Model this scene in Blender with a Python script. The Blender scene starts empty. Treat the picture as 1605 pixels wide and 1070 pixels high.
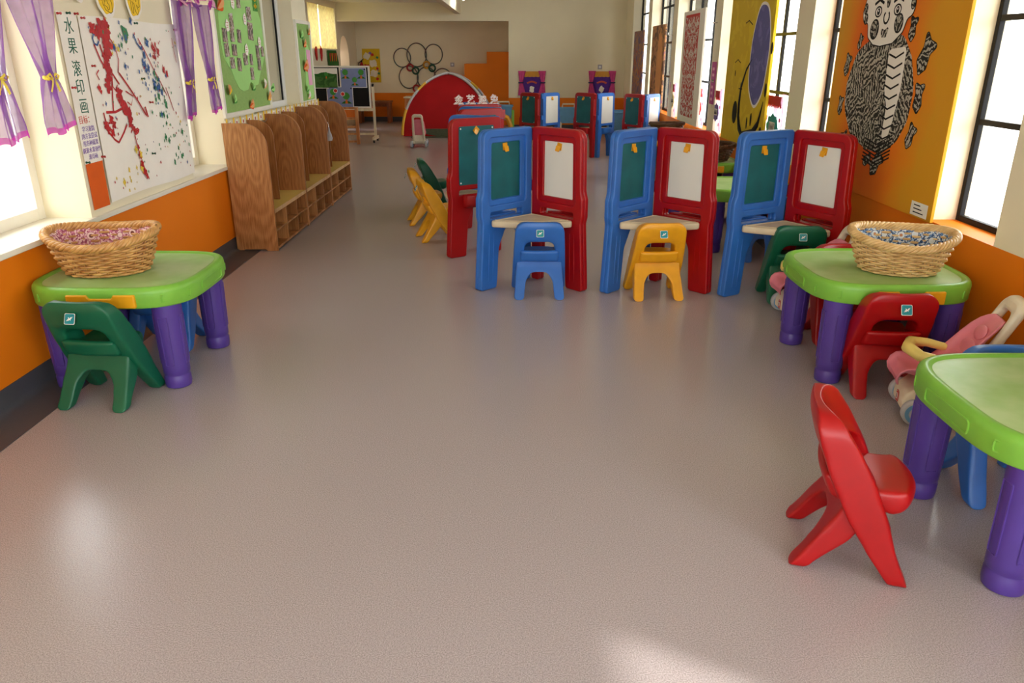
import bpy, bmesh, math, random
from mathutils import Vector, Matrix, noise as mnoise
random.seed(7)
PI = math.pi
S = bpy.context.scene
COL = S.collection
def rad(d): return d * PI / 180

# ------------------------------------------------------------------ camera, sky, sun, exposure
CAM_F = 1190.0
cam_d = bpy.data.cameras.new('camera')
cam_d.sensor_width = 36.0
cam_d.lens = CAM_F / 1605 * 36
cam_d.clip_start = 0.05
cam = bpy.data.objects.new('camera', cam_d)
cam.location = (0, 0, 1.5)
cam.rotation_euler = (rad(90 - 20.714), 0, rad(0.158))
COL.objects.link(cam)
S.camera = cam
S.view_settings.view_transform = 'Standard'
S.view_settings.look = 'None'
S.view_settings.gamma = 1.0
S.view_settings.use_curve_mapping = False
S.view_settings.exposure = 1.0
S.cycles.use_denoising = True
S.cycles.max_bounces = 10
S.cycles.diffuse_bounces = 6
S.cycles.glossy_bounces = 4
S.cycles.transparent_max_bounces = 12
S.cycles.sample_clamp_indirect = 8
S.cycles.caustics_reflective = False
S.cycles.caustics_refractive = False

def lin(c):
    c = c / 255.0
    return c / 12.92 if c <= 0.04045 else ((c + 0.055) / 1.055) ** 2.4
def rgb(t): return (lin(t[0]), lin(t[1]), lin(t[2]), 1.0)

W = bpy.data.worlds.new('daylight')
S.world = W
W.use_nodes = True
wb = W.node_tree.nodes['Background']
wb.inputs[0].default_value = (0.93, 0.97, 1.0, 1)
wb.inputs[1].default_value = 4.6
wtc = W.node_tree.nodes.new('ShaderNodeTexCoord'); wsp = W.node_tree.nodes.new('ShaderNodeSeparateXYZ')
wrp = W.node_tree.nodes.new('ShaderNodeValToRGB')
wrp.color_ramp.elements[0].position = 0.44; wrp.color_ramp.elements[0].color = (0.40, 0.39, 0.37, 1)
wrp.color_ramp.elements[1].position = 0.52; wrp.color_ramp.elements[1].color = (0.93, 0.97, 1.0, 1)
wma = W.node_tree.nodes.new('ShaderNodeMath'); wma.operation = 'MULTIPLY_ADD'; wma.inputs[1].default_value = 0.5; wma.inputs[2].default_value = 0.5
W.node_tree.links.new(wtc.outputs['Generated'], wsp.inputs[0]); W.node_tree.links.new(wsp.outputs[2], wma.inputs[0])
W.node_tree.links.new(wma.outputs[0], wrp.inputs['Fac']); W.node_tree.links.new(wrp.outputs['Color'], wb.inputs[0])

sun_d = bpy.data.lights.new('sun', 'SUN')
sun_d.energy = 2.2
sun_d.angle = rad(2.0)
sun_d.color = (1.0, 0.95, 0.86)
sun = bpy.data.objects.new('sun', sun_d)
sun.rotation_euler = Vector((-1.0, 0.52, -1.24)).to_track_quat('-Z', 'Y').to_euler()
COL.objects.link(sun)

# ------------------------------------------------------------------ materials
M = {}
def mat(name, color, rough=0.5, spec=0.5, var=0.0, scale=8.0, bump=0.0, bscale=60.0, coat=0.0, metal=0.0, color2=None, sharp=None, emit=0.0):
    m = bpy.data.materials.new(name); m.use_nodes = True
    nt = m.node_tree; b = nt.nodes['Principled BSDF']
    b.inputs['Base Color'].default_value = rgb(color)
    b.inputs['Roughness'].default_value = rough
    b.inputs['Specular IOR Level'].default_value = spec
    b.inputs['Metallic'].default_value = metal
    b.inputs['Coat Weight'].default_value = coat
    tc = nt.nodes.new('ShaderNodeTexCoord')
    if var > 0 or color2:
        n = nt.nodes.new('ShaderNodeTexNoise'); n.inputs['Scale'].default_value = scale; n.inputs['Detail'].default_value = 5
        nt.links.new(tc.outputs['Object'], n.inputs['Vector'])
        r = nt.nodes.new('ShaderNodeValToRGB')
        c2 = color2 or tuple(max(0, c * (1 - var)) for c in color)
        lo, hi = sharp or (0.3, 0.7)
        r.color_ramp.elements[0].position = lo; r.color_ramp.elements[1].position = hi
        r.color_ramp.elements[0].color = rgb(c2); r.color_ramp.elements[1].color = rgb(color)
        nt.links.new(n.outputs['Fac'], r.inputs['Fac']); nt.links.new(r.outputs['Color'], b.inputs['Base Color'])
    if bump > 0:
        n2 = nt.nodes.new('ShaderNodeTexNoise'); n2.inputs['Scale'].default_value = bscale; n2.inputs['Detail'].default_value = 3
        nt.links.new(tc.outputs['Object'], n2.inputs['Vector'])
        bp = nt.nodes.new('ShaderNodeBump'); bp.inputs['Strength'].default_value = bump; bp.inputs['Distance'].default_value = 0.004
        nt.links.new(n2.outputs['Fac'], bp.inputs['Height']); nt.links.new(bp.outputs['Normal'], b.inputs['Normal'])
    if emit > 0:
        b.inputs['Emission Color'].default_value = rgb(color); b.inputs['Emission Strength'].default_value = emit
    M[name] = m
    return m

mat('cream_wall', (240, 230, 200), 0.75, 0.2, var=0.03, scale=1.5, bump=0.08, bscale=150)
mat('orange_wall', (240, 128, 6), 0.6, 0.3, var=0.05, scale=1.2, bump=0.06, bscale=150)
mat('white_trim', (240, 236, 222), 0.35, 0.5, var=0.02)
mat('white_frame', (235, 236, 236), 0.3, 0.5, var=0.02)
mat('grey_vinyl', (84, 84, 90), 0.4, 0.4, var=0.25, scale=500)
mat('black_steel', (24, 22, 22), 0.6, 0.2, var=0.2)
mat('brick_dark', (70, 66, 58), 0.8, 0.2, var=0.2, scale=6)
mat('pale_render', (252, 246, 226), 0.8, 0.2, var=0.02)
mat('alcove', (244, 222, 212), 0.7, 0.2, var=0.02)
mat('ceiling_white', (240, 236, 222), 0.8, 0.2, var=0.02)
def plastic(n, c, r=0.38, **k): mat(n, c, r, 0.45, var=k.pop('var', 0.07), scale=9, bump=0.05, bscale=350, **k)
plastic('red_plastic', (168, 4, 9))
plastic('blue_plastic', (50, 112, 196))
plastic('yellow_plastic', (238, 168, 24))
plastic('green_plastic', (14, 98, 68))
plastic('purple_plastic', (82, 58, 146))
plastic('lime_plastic', (126, 190, 66), 0.4)
plastic('pink_plastic', (236, 140, 158))
plastic('cream_plastic', (236, 226, 200))
plastic('pale_yellow_plastic', (244, 226, 130))
plastic('tan_plastic', (214, 198, 166), 0.45)
plastic('light_blue_plastic', (112, 172, 216))
plastic('grey_wheel', (190, 192, 196), 0.5)
mat('worn_lime', (178, 208, 146), 0.4, 0.5, color2=(146, 190, 104), scale=5, sharp=(0.35, 0.65), bump=0.05, bscale=300)
mat('chalk_green', (16, 102, 108), 0.5, 0.35, var=0.16, scale=7)
mat('board_white', (234, 232, 222), 0.3, 0.5, var=0.03, scale=3)
mat('screw_white', (235, 235, 230), 0.3)
mat('paper_white', (248, 243, 232), 0.7, 0.2, var=0.02)
mat('paper_orange', (230, 100, 30), 0.7, 0.2, var=0.06)
mat('paper_yellow', (248, 205, 40), 0.6, 0.2, var=0.04)
mat('paper_black', (25, 24, 22), 0.7, 0.2, var=0.1)
mat('paint_red', (196, 22, 26), 0.5, 0.3, var=0.2, scale=40)
mat('paint_green', (52, 140, 86), 0.5, 0.3, var=0.2, scale=40)
mat('paint_blue', (50, 96, 160), 0.5, 0.3, var=0.2, scale=40)
mat('paint_yellow', (238, 206, 70), 0.5, 0.3, var=0.1, scale=40)
mat('ink_green', (20, 96, 70), 0.5, 0.3, var=0.1)
mat('ink_red', (214, 90, 70), 0.5, 0.3, var=0.1)
mat('ink_purple', (136, 104, 176), 0.5, 0.3, var=0.1)
mat('felt_green', (152, 186, 110), 0.9, 0.1, var=0.06, scale=60, bump=0.2, bscale=300)
mat('paper_light_green', (172, 226, 134), 0.7, 0.2, var=0.05, scale=4)
mat('paper_dark_green', (74, 150, 66), 0.7, 0.2, var=0.08)
mat('paper_peach', (238, 172, 112), 0.7, 0.2, var=0.08)
mat('paper_pink', (240, 176, 204), 0.7, 0.2, var=0.05)
mat('ribbon_yellow', (248, 222, 80), 0.4, 0.5, var=0.05)
mat('metal', (190, 190, 190), 0.25, 0.5, metal=1.0, var=0.05)
mat('pole_grey', (198, 198, 200), 0.35, 0.5, var=0.05)
mat('pole_yellow', (232, 180, 40), 0.35, 0.5, var=0.05)
mat('tent_red', (176, 18, 24), 0.7, 0.2, var=0.08, scale=4, bump=0.15, bscale=6)
mat('tent_navy', (40, 48, 96), 0.7, 0.2, var=0.08, scale=4)
mat('mat_grey', (98, 104, 84), 0.9, 0.1, var=0.1, scale=30)
mat('hoop_green', (62, 112, 96), 0.4, 0.4, color2=(120, 60, 60), scale=6)
mat('ring_red', (168, 34, 34), 0.5, 0.4, var=0.1)
mat('ring_green', (26, 78, 56), 0.5, 0.4, var=0.1)
mat('ring_yellow', (216, 150, 30), 0.5, 0.4, var=0.1)
mat('poster_yellow', (226, 188, 20), 0.6, 0.3, var=0.08)
mat('card_teal', (48, 160, 148), 0.6, 0.3, var=0.05)
mat('card_red', (206, 44, 36), 0.6, 0.3, var=0.05)
mat('card_purple', (110, 96, 168), 0.6, 0.3, var=0.05)
mat('magenta_card', (186, 50, 140), 0.5, 0.3, var=0.06)
mat('extinguisher_red', (176, 24, 24), 0.3, 0.5, var=0.05)
mat('fabric_pink', (226, 84, 150), 0.8, 0.2, var=0.1, scale=20)
mat('fabric_violet', (92, 54, 150), 0.8, 0.2, var=0.1, scale=20)
mat('teal_sticker', (30, 140, 150), 0.35, 0.4, var=0.05)
mat('yellow_laminate', (222, 196, 110), 0.4, 0.4, var=0.05, scale=3)
mat('lamp_glow', (255, 252, 240), 0.4, emit=12.0)
mat('switch_grey', (176, 170, 176), 0.4, 0.4, var=0.03)
mat('glyph_white', (240, 232, 228), 0.6, 0.3, color2=(206, 150, 140), scale=90, sharp=(0.42, 0.5))
mat('banner_green', (52, 112, 44), 0.8, 0.2, var=0.15, scale=10)

def wood(name, a, b_, rings=3.0, dist=6.0, rough=0.38, axis='Z'):
    m = bpy.data.materials.new(name); m.use_nodes = True
    nt = m.node_tree; b = nt.nodes['Principled BSDF']
    tc = nt.nodes.new('ShaderNodeTexCoord'); mp = nt.nodes.new('ShaderNodeMapping')
    sc = {'Z': (6, 6, 1.1), 'Y': (6, 1.1, 6), 'X': (1.1, 6, 6)}[axis]
    mp.inputs['Scale'].default_value = sc
    nt.links.new(tc.outputs['Object'], mp.inputs['Vector'])
    n0 = nt.nodes.new('ShaderNodeTexNoise'); n0.inputs['Scale'].default_value = 1.2; n0.inputs['Detail'].default_value = 2
    nt.links.new(mp.outputs['Vector'], n0.inputs['Vector'])
    mul = nt.nodes.new('ShaderNodeMath'); mul.operation = 'MULTIPLY'; mul.inputs[1].default_value = rings * 6
    nt.links.new(n0.outputs['Fac'], mul.inputs[0])
    sn = nt.nodes.new('ShaderNodeMath'); sn.operation = 'SINE'
    nt.links.new(mul.outputs[0], sn.inputs[0])
    mp2 = nt.nodes.new('ShaderNodeMapping'); mp2.inputs['Scale'].default_value = tuple(40 if s > 2 else 1.5 for s in sc)
    nt.links.new(tc.outputs['Object'], mp2.inputs['Vector'])
    n1 = nt.nodes.new('ShaderNodeTexNoise'); n1.inputs['Scale'].default_value = 3; n1.inputs['Detail'].default_value = 6
    nt.links.new(mp2.outputs['Vector'], n1.inputs['Vector'])
    a1 = nt.nodes.new('ShaderNodeMath'); a1.operation = 'MULTIPLY_ADD'; a1.inputs[1].default_value = 0.22; 
    nt.links.new(sn.outputs[0], a1.inputs[0]); nt.links.new(n1.outputs['Fac'], a1.inputs[2])
    r = nt.nodes.new('ShaderNodeValToRGB'); r.color_ramp.elements[0].position = 0.25; r.color_ramp.elements[1].position = 0.8
    r.color_ramp.elements[0].color = rgb(a); r.color_ramp.elements[1].color = rgb(b_)
    nt.links.new(a1.outputs[0], r.inputs['Fac']); nt.links.new(r.outputs['Color'], b.inputs['Base Color'])
    b.inputs['Roughness'].default_value = rough
    M[name] = m
wood('oak', (142, 88, 42), (190, 132, 78))
wood('oak_light', (196, 150, 100), (222, 184, 136))
wood('bench_wood', (126, 66, 30), (160, 92, 46))
wood('easel_wood', (168, 108, 60), (206, 150, 96))
wood('cream_wood', (214, 200, 164), (232, 222, 194))
wood('brown_box', (176, 104, 50), (196, 126, 70))

def knot_wood(name, a, b_, knots):
    """veneer whose grain bends round two knots (object x, z)"""
    m = bpy.data.materials.new(name); m.use_nodes = True
    nt = m.node_tree; b = nt.nodes['Principled BSDF']; b.inputs['Roughness'].default_value = 0.38
    tc = nt.nodes.new('ShaderNodeTexCoord'); sp = nt.nodes.new('ShaderNodeSeparateXYZ'); nt.links.new(tc.outputs['Object'], sp.inputs[0])
    def math_(op, p, q=None):
        n = nt.nodes.new('ShaderNodeMath'); n.operation = op
        for i, v in enumerate((p, q)):
            if v is None: continue
            if isinstance(v, (int, float)): n.inputs[i].default_value = v
            else: nt.links.new(v, n.inputs[i])
        return n.outputs[0]
    nz = nt.nodes.new('ShaderNodeTexNoise'); nz.inputs['Scale'].default_value = 5; nt.links.new(tc.outputs['Object'], nz.inputs['Vector'])
    d = None
    for kx, kz in knots:
        dx = math_('DIVIDE', math_('SUBTRACT', sp.outputs[0], kx), .022); dz = math_('DIVIDE', math_('SUBTRACT', sp.outputs[2], kz), .085)
        q = math_('SQRT', math_('ADD', math_('MULTIPLY', dx, dx), math_('MULTIPLY', dz, dz)))
        d = q if d is None else math_('MINIMUM', d, q)
    f = math_('ADD', math_('MULTIPLY', math_('POWER', d, 0.8), 7.0), math_('MULTIPLY', nz.outputs['Fac'], 9.0))
    sn = math_('SINE', f)
    mp = nt.nodes.new('ShaderNodeMapping'); mp.inputs['Scale'].default_value = (90, 90, 3); nt.links.new(tc.outputs['Object'], mp.inputs[0])
    n2 = nt.nodes.new('ShaderNodeTexNoise'); n2.inputs['Scale'].default_value = 2; n2.inputs['Detail'].default_value = 5; nt.links.new(mp.outputs[0], n2.inputs['Vector'])
    tot = math_('ADD', math_('MULTIPLY', sn, 0.075), n2.outputs['Fac'])
    r = nt.nodes.new('ShaderNodeValToRGB'); r.color_ramp.elements[0].position = 0.3; r.color_ramp.elements[1].position = 0.75
    r.color_ramp.elements[0].color = rgb(a); r.color_ramp.elements[1].color = rgb(b_)
    nt.links.new(tot, r.inputs['Fac']); nt.links.new(r.outputs['Color'], b.inputs['Base Color']); M[name] = m
knot_wood('oak_knot', (148, 92, 46), (202, 146, 90), ((.10, .765), (.225, .755)))
knot_wood('oak_cathedral', (132, 78, 36), (184, 124, 68), ((.17, .45), (.17, .12)))

def floor_mat():
    m = bpy.data.materials.new('speckled_vinyl'); m.use_nodes = True
    nt = m.node_tree; b = nt.nodes['Principled BSDF']
    tc = nt.nodes.new('ShaderNodeTexCoord')
    n = nt.nodes.new('ShaderNodeTexNoise'); n.inputs['Scale'].default_value = 260; n.inputs['Detail'].default_value = 2
    nt.links.new(tc.outputs['Object'], n.inputs['Vector'])
    r = nt.nodes.new('ShaderNodeValToRGB')
    r.color_ramp.elements[0].position = 0.32; r.color_ramp.elements[1].position = 0.68
    r.color_ramp.elements[0].color = rgb((146, 136, 138)); r.color_ramp.elements[1].color = rgb((188, 178, 180))
    nt.links.new(n.outputs['Fac'], r.inputs['Fac']); nt.links.new(r.outputs['Color'], b.inputs['Base Color'])
    n2 = nt.nodes.new('ShaderNodeTexNoise'); n2.inputs['Scale'].default_value = 2.5; n2.inputs['Detail'].default_value = 6
    nt.links.new(tc.outputs['Object'], n2.inputs['Vector'])
    mr = nt.nodes.new('ShaderNodeMapRange'); mr.inputs['To Min'].default_value = 0.25; mr.inputs['To Max'].default_value = 0.29
    b.inputs['Roughness'].default_value = 0.24
    bp = nt.nodes.new('ShaderNodeBump'); bp.inputs['Strength'].default_value = 0.12; bp.inputs['Distance'].default_value = 0.003
    n3 = nt.nodes.new('ShaderNodeTexNoise'); n3.inputs['Scale'].default_value = 120
    nt.links.new(tc.outputs['Object'], n3.inputs['Vector'])
    nt.links.new(n3.outputs['Fac'], bp.inputs['Height']); nt.links.new(bp.outputs['Normal'], b.inputs['Normal'])
    b.inputs['Specular IOR Level'].default_value = 0.5
    M['floor'] = m
floor_mat()

def sheer(name, c, alpha, trl=0.4):
    m = bpy.data.materials.new(name); m.use_nodes = True
    nt = m.node_tree; nt.nodes.remove(nt.nodes['Principled BSDF']); out = nt.nodes['Material Output']
    d = nt.nodes.new('ShaderNodeBsdfDiffuse'); t = nt.nodes.new('ShaderNodeBsdfTranslucent'); tr = nt.nodes.new('ShaderNodeBsdfTransparent')
    tc = nt.nodes.new('ShaderNodeTexCoord'); n = nt.nodes.new('ShaderNodeTexNoise'); n.inputs['Scale'].default_value = 14
    nt.links.new(tc.outputs['Object'], n.inputs['Vector'])
    r = nt.nodes.new('ShaderNodeValToRGB'); r.color_ramp.elements[0].position = 0.35; r.color_ramp.elements[1].position = 0.65
    r.color_ramp.elements[0].color = rgb(c); r.color_ramp.elements[1].color = rgb(tuple(min(255, int(x * 1.12)) for x in c))
    nt.links.new(n.outputs['Fac'], r.inputs['Fac'])
    nt.links.new(r.outputs['Color'], d.inputs[0]); nt.links.new(r.outputs['Color'], t.inputs[0])
    m1 = nt.nodes.new('ShaderNodeMixShader'); m1.inputs[0].default_value = trl
    m2 = nt.nodes.new('ShaderNodeMixShader'); m2.inputs[0].default_value = alpha
    nt.links.new(d.outputs[0], m1.inputs[1]); nt.links.new(t.outputs[0], m1.inputs[2])
    nt.links.new(tr.outputs[0], m2.inputs[1]); nt.links.new(m1.outputs[0], m2.inputs[2])
    nt.links.new(m2.outputs[0], out.inputs[0])
    M[name] = m
sheer('sheer_purple', (134, 84, 158), 0.68, 0.15)
sheer('sheer_hem', (180, 60, 160), 0.9, 0.15)
sheer('blind_cloth', (236, 222, 180), 0.96, 0.35)
sheer('bag_film', (196, 200, 204), 0.55)
sheer('sheer_pink', (248, 214, 232), 0.6)
sheer('pink_ribbon', (250, 196, 224), 0.6)

def glass():
    m = bpy.data.materials.new('window_glass'); m.use_nodes = True
    nt = m.node_tree; nt.nodes.remove(nt.nodes['Principled BSDF']); out = nt.nodes['Material Output']
    tr = nt.nodes.new('ShaderNodeBsdfTransparent'); g = nt.nodes.new('ShaderNodeBsdfGlossy'); g.inputs['Roughness'].default_value = 0.02
    lw = nt.nodes.new('ShaderNodeLayerWeight'); lw.inputs[0].default_value = 0.5
    pw = nt.nodes.new('ShaderNodeMath'); pw.operation = 'POWER'; pw.inputs[1].default_value = 5.0
    sc = nt.nodes.new('ShaderNodeMath'); sc.operation = 'MULTIPLY_ADD'; sc.inputs[1].default_value = 0.5; sc.inputs[2].default_value = 0.03
    nt.links.new(lw.outputs['Facing'], pw.inputs[0]); nt.links.new(pw.outputs[0], sc.inputs[0])
    tr.inputs[0].default_value = (0.97, 0.98, 0.98, 1)
    mx = nt.nodes.new('ShaderNodeMixShader')
    nt.links.new(sc.outputs[0], mx.inputs[0]); nt.links.new(tr.outputs[0], mx.inputs[1]); nt.links.new(g.outputs[0], mx.inputs[2])
    nt.links.new(mx.outputs[0], out.inputs[0]); M['glass'] = m
glass()

def wicker(name, a, b_):
    mat(name, b_, 0.38, 0.5, color2=a, scale=22, sharp=(0.25, 0.75), bump=0.15, bscale=200)
wicker('wicker', (160, 104, 50), (216, 168, 100))
wicker('wicker_pale', (186, 144, 84), (230, 196, 138))
wicker('wicker_dark', (74, 46, 28), (112, 74, 44))

def cloth_print(name, base, dark, pale, spot):
    m = bpy.data.materials.new(name); m.use_nodes = True
    nt = m.node_tree; b = nt.nodes['Principled BSDF']; b.inputs['Roughness'].default_value = 0.85
    tc = nt.nodes.new('ShaderNodeTexCoord')
    ck = nt.nodes.new('ShaderNodeTexChecker'); ck.inputs['Scale'].default_value = 60; ck.inputs['Color1'].default_value = rgb(base); ck.inputs['Color2'].default_value = rgb(dark)
    nt.links.new(tc.outputs['Object'], ck.inputs['Vector'])
    n = nt.nodes.new('ShaderNodeTexNoise'); n.inputs['Scale'].default_value = 110
    nt.links.new(tc.outputs['Object'], n.inputs['Vector'])
    r0 = nt.nodes.new('ShaderNodeValToRGB'); r0.color_ramp.elements[0].position = 0.5; r0.color_ramp.elements[1].position = 0.55
    mx0 = nt.nodes.new('ShaderNodeMixRGB'); mx0.inputs[2].default_value = rgb(pale)
    nt.links.new(n.outputs['Fac'], r0.inputs['Fac']); nt.links.new(r0.outputs['Color'], mx0.inputs[0]); nt.links.new(ck.outputs['Color'], mx0.inputs[1])
    v = nt.nodes.new('ShaderNodeTexVoronoi'); v.inputs['Scale'].default_value = 16; v.inputs['Randomness'].default_value = 0.5
    nt.links.new(tc.outputs['Object'], v.inputs['Vector'])
    r = nt.nodes.new('ShaderNodeValToRGB'); r.color_ramp.interpolation = 'CONSTANT'
    e = r.color_ramp.elements; e[0].position = 0; e[0].color = rgb(spot); e[1].position = 0.16; e[1].color = rgb(pale)
    x = e.new(0.30); x.color = rgb(dark)
    r2 = nt.nodes.new('ShaderNodeValToRGB'); r2.color_ramp.interpolation = 'CONSTANT'
    r2.color_ramp.elements[0].color = (1, 1, 1, 1); r2.color_ramp.elements[1].position = 0.33; r2.color_ramp.elements[1].color = (0, 0, 0, 1)
    nt.links.new(v.outputs['Distance'], r.inputs['Fac']); nt.links.new(v.outputs['Distance'], r2.inputs['Fac'])
    mx = nt.nodes.new('ShaderNodeMixRGB')
    nt.links.new(r2.outputs['Color'], mx.inputs[0]); nt.links.new(mx0.outputs['Color'], mx.inputs[1]); nt.links.new(r.outputs['Color'], mx.inputs[2])
    nt.links.new(mx.outputs['Color'], b.inputs['Base Color']); M[name] = m
cloth_print('pink_print', (196, 120, 140), (150, 70, 96), (226, 196, 190), (110, 60, 50))
cloth_print('blue_print', (92, 124, 164), (44, 72, 112), (214, 220, 222), (190, 130, 90))

def pattern(name, kind, cols, scale, thr=0.5):
    """painted or cut patterns: mirrored noise, zentangle, or blotches"""
    m = bpy.data.materials.new(name); m.use_nodes = True
    nt = m.node_tree; b = nt.nodes['Principled BSDF']; b.inputs['Roughness'].default_value = 0.6
    b.inputs['Specular IOR Level'].default_value = 0.25
    tc = nt.nodes.new('ShaderNodeTexCoord'); vec = tc.outputs['Object']
    if kind == 'mirror':
        sx = nt.nodes.new('ShaderNodeSeparateXYZ'); nt.links.new(vec, sx.inputs[0])
        ab = nt.nodes.new('ShaderNodeMath'); ab.operation = 'ABSOLUTE'; nt.links.new(sx.outputs[0], ab.inputs[0])
        cx = nt.nodes.new('ShaderNodeCombineXYZ'); nt.links.new(ab.outputs[0], cx.inputs[0]); nt.links.new(sx.outputs[2], cx.inputs[2]); vec = cx.outputs[0]
    r = nt.nodes.new('ShaderNodeValToRGB')
    if kind == 'zen':
        v = nt.nodes.new('ShaderNodeTexVoronoi'); v.inputs['Scale'].default_value = scale * 0.14
        nt.links.new(vec, v.inputs['Vector'])
        ad = nt.nodes.new('ShaderNodeVectorMath'); ad.operation = 'MULTIPLY_ADD'; ad.inputs[1].default_value = (2, 2, 2)
        nt.links.new(v.outputs['Color'], ad.inputs[0]); nt.links.new(vec, ad.inputs[2])
        rot = nt.nodes.new('ShaderNodeVectorRotate'); rot.rotation_type = 'Y_AXIS'
        sp = nt.nodes.new('ShaderNodeSeparateColor'); nt.links.new(v.outputs['Color'], sp.inputs[0])
        mm = nt.nodes.new('ShaderNodeMath'); mm.operation = 'MULTIPLY'; mm.inputs[1].default_value = 6.0
        nt.links.new(sp.outputs[0], mm.inputs[0]); nt.links.new(mm.outputs[0], rot.inputs['Angle']); nt.links.new(vec, rot.inputs['Vector'])
        w = nt.nodes.new('ShaderNodeTexWave'); w.inputs['Scale'].default_value = scale * 0.2; w.inputs['Distortion'].default_value = 7; w.inputs['Detail'].default_value = 2; w.inputs['Detail Scale'].default_value = 3
        nt.links.new(rot.outputs[0], w.inputs['Vector'])
        src = w.outputs['Fac']
    else:
        n = nt.nodes.new('ShaderNodeTexNoise'); n.inputs['Scale'].default_value = scale; n.inputs['Detail'].default_value = 3 if kind == 'mirror' else 4
        n.inputs['Distortion'].default_value = 1.2 if kind != 'photo' else 0.2
        nt.links.new(vec, n.inputs['Vector']); src = n.outputs['Fac']
    e = r.color_ramp.elements
    k = len(cols)
    if kind in ('mirror', 'zen', 'photo', 'blotch'): r.color_ramp.interpolation = 'CONSTANT' if kind != 'blotch' else 'LINEAR'
    e[0].position = 0.0; e[0].color = rgb(cols[0]); e[1].position = thr; e[1].color = rgb(cols[1])
    for i, c in enumerate(cols[2:]):
        x = e.new(min(0.98, thr + 0.07 * (i + 1))); x.color = rgb(c)
    nt.links.new(src, r.inputs['Fac']); nt.links.new(r.outputs['Color'], b.inputs['Base Color'])
    M[name] = m
pattern('papercut', 'mirror', [(190, 60, 50), (226, 222, 214)], 22, 0.51)
pattern('zentangle', 'zen', [(28, 25, 22), (186, 180, 164)], 50, 0.61)
pattern('orange_paint', 'blotch', [(222, 66, 18), (224, 84, 16), (226, 110, 20), (220, 140, 26), (208, 150, 34)], 2.0, 0.36)
pattern('yellow_paint', 'blotch', [(222, 190, 28), (226, 196, 40), (216, 182, 30)], 5, 0.4)
pattern('blue_paint', 'blotch', [(104, 102, 166), (120, 118, 180), (96, 96, 156)], 6, 0.4)
pattern('photo_a', 'blotch', [(40, 44, 40), (96, 92, 84), (150, 120, 104), (206, 196, 186), (120, 60, 60)], 16, 0.4)
pattern('photo_b', 'blotch', [(48, 56, 40), (110, 96, 80), (176, 150, 130), (214, 210, 206), (60, 90, 60)], 19, 0.4)
pattern('brown_art', 'blotch', [(70, 54, 44), (120, 84, 66), (206, 150, 96), (196, 140, 90), (170, 110, 110)], 7, 0.44)
pattern('violet_art', 'blotch', [(70, 60, 80), (120, 100, 130), (200, 140, 60), (120, 110, 140), (180, 90, 50)], 5, 0.42)
pattern('hill_art', 'blotch', [(30, 62, 26), (52, 96, 40), (76, 120, 56)], 9, 0.42)
pattern('sky_art', 'blotch', [(112, 126, 170), (128, 142, 186)], 6, 0.5)
pattern('grey_view', 'blotch', [(150, 146, 128), (170, 166, 148)], 1.2, 0.5)

def ring_paint(name, cols, centre, k, stretch):
    m = bpy.data.materials.new(name); m.use_nodes = True
    nt = m.node_tree; b = nt.nodes['Principled BSDF']; b.inputs['Roughness'].default_value = 0.55; b.inputs['Specular IOR Level'].default_value = 0.25
    tc = nt.nodes.new('ShaderNodeTexCoord'); mp = nt.nodes.new('ShaderNodeMapping')
    mp.inputs['Location'].default_value = tuple(-c * s for c, s in zip(centre, stretch)); mp.inputs['Scale'].default_value = stretch
    nt.links.new(tc.outputs['Object'], mp.inputs['Vector'])
    n = nt.nodes.new('ShaderNodeTexNoise'); n.inputs['Scale'].default_value = 2.6; n.inputs['Detail'].default_value = 2
    nt.links.new(tc.outputs['Object'], n.inputs['Vector'])
    ln = nt.nodes.new('ShaderNodeVectorMath'); ln.operation = 'LENGTH'; nt.links.new(mp.outputs[0], ln.inputs[0])
    ma = nt.nodes.new('ShaderNodeMath'); ma.operation = 'MULTIPLY_ADD'; ma.inputs[1].default_value = 0.55
    nt.links.new(n.outputs['Fac'], ma.inputs[0]); nt.links.new(ln.outputs['Value'], ma.inputs[2])
    mu = nt.nodes.new('ShaderNodeMath'); mu.operation = 'MULTIPLY'; mu.inputs[1].default_value = k; nt.links.new(ma.outputs[0], mu.inputs[0])
    r = nt.nodes.new('ShaderNodeValToRGB'); e = r.color_ramp.elements
    e[0].position = 0.3; e[0].color = rgb(cols[0]); e[1].position = 0.95; e[1].color = rgb(cols[-1])
    for i, c in enumerate(cols[1:-1]):
        x = e.new(0.3 + 0.65 * (i + 1) / (len(cols) - 1)); x.color = rgb(c)
    nt.links.new(mu.outputs[0], r.inputs['Fac']); nt.links.new(r.outputs['Color'], b.inputs['Base Color']); M[name] = m
ring_paint('orange_rings', [(226, 66, 12), (230, 84, 12), (234, 116, 16), (230, 140, 22), (220, 156, 30)], (-0.1, 0, 0.75), 0.85, (1.25, 0, 0.62))

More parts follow.
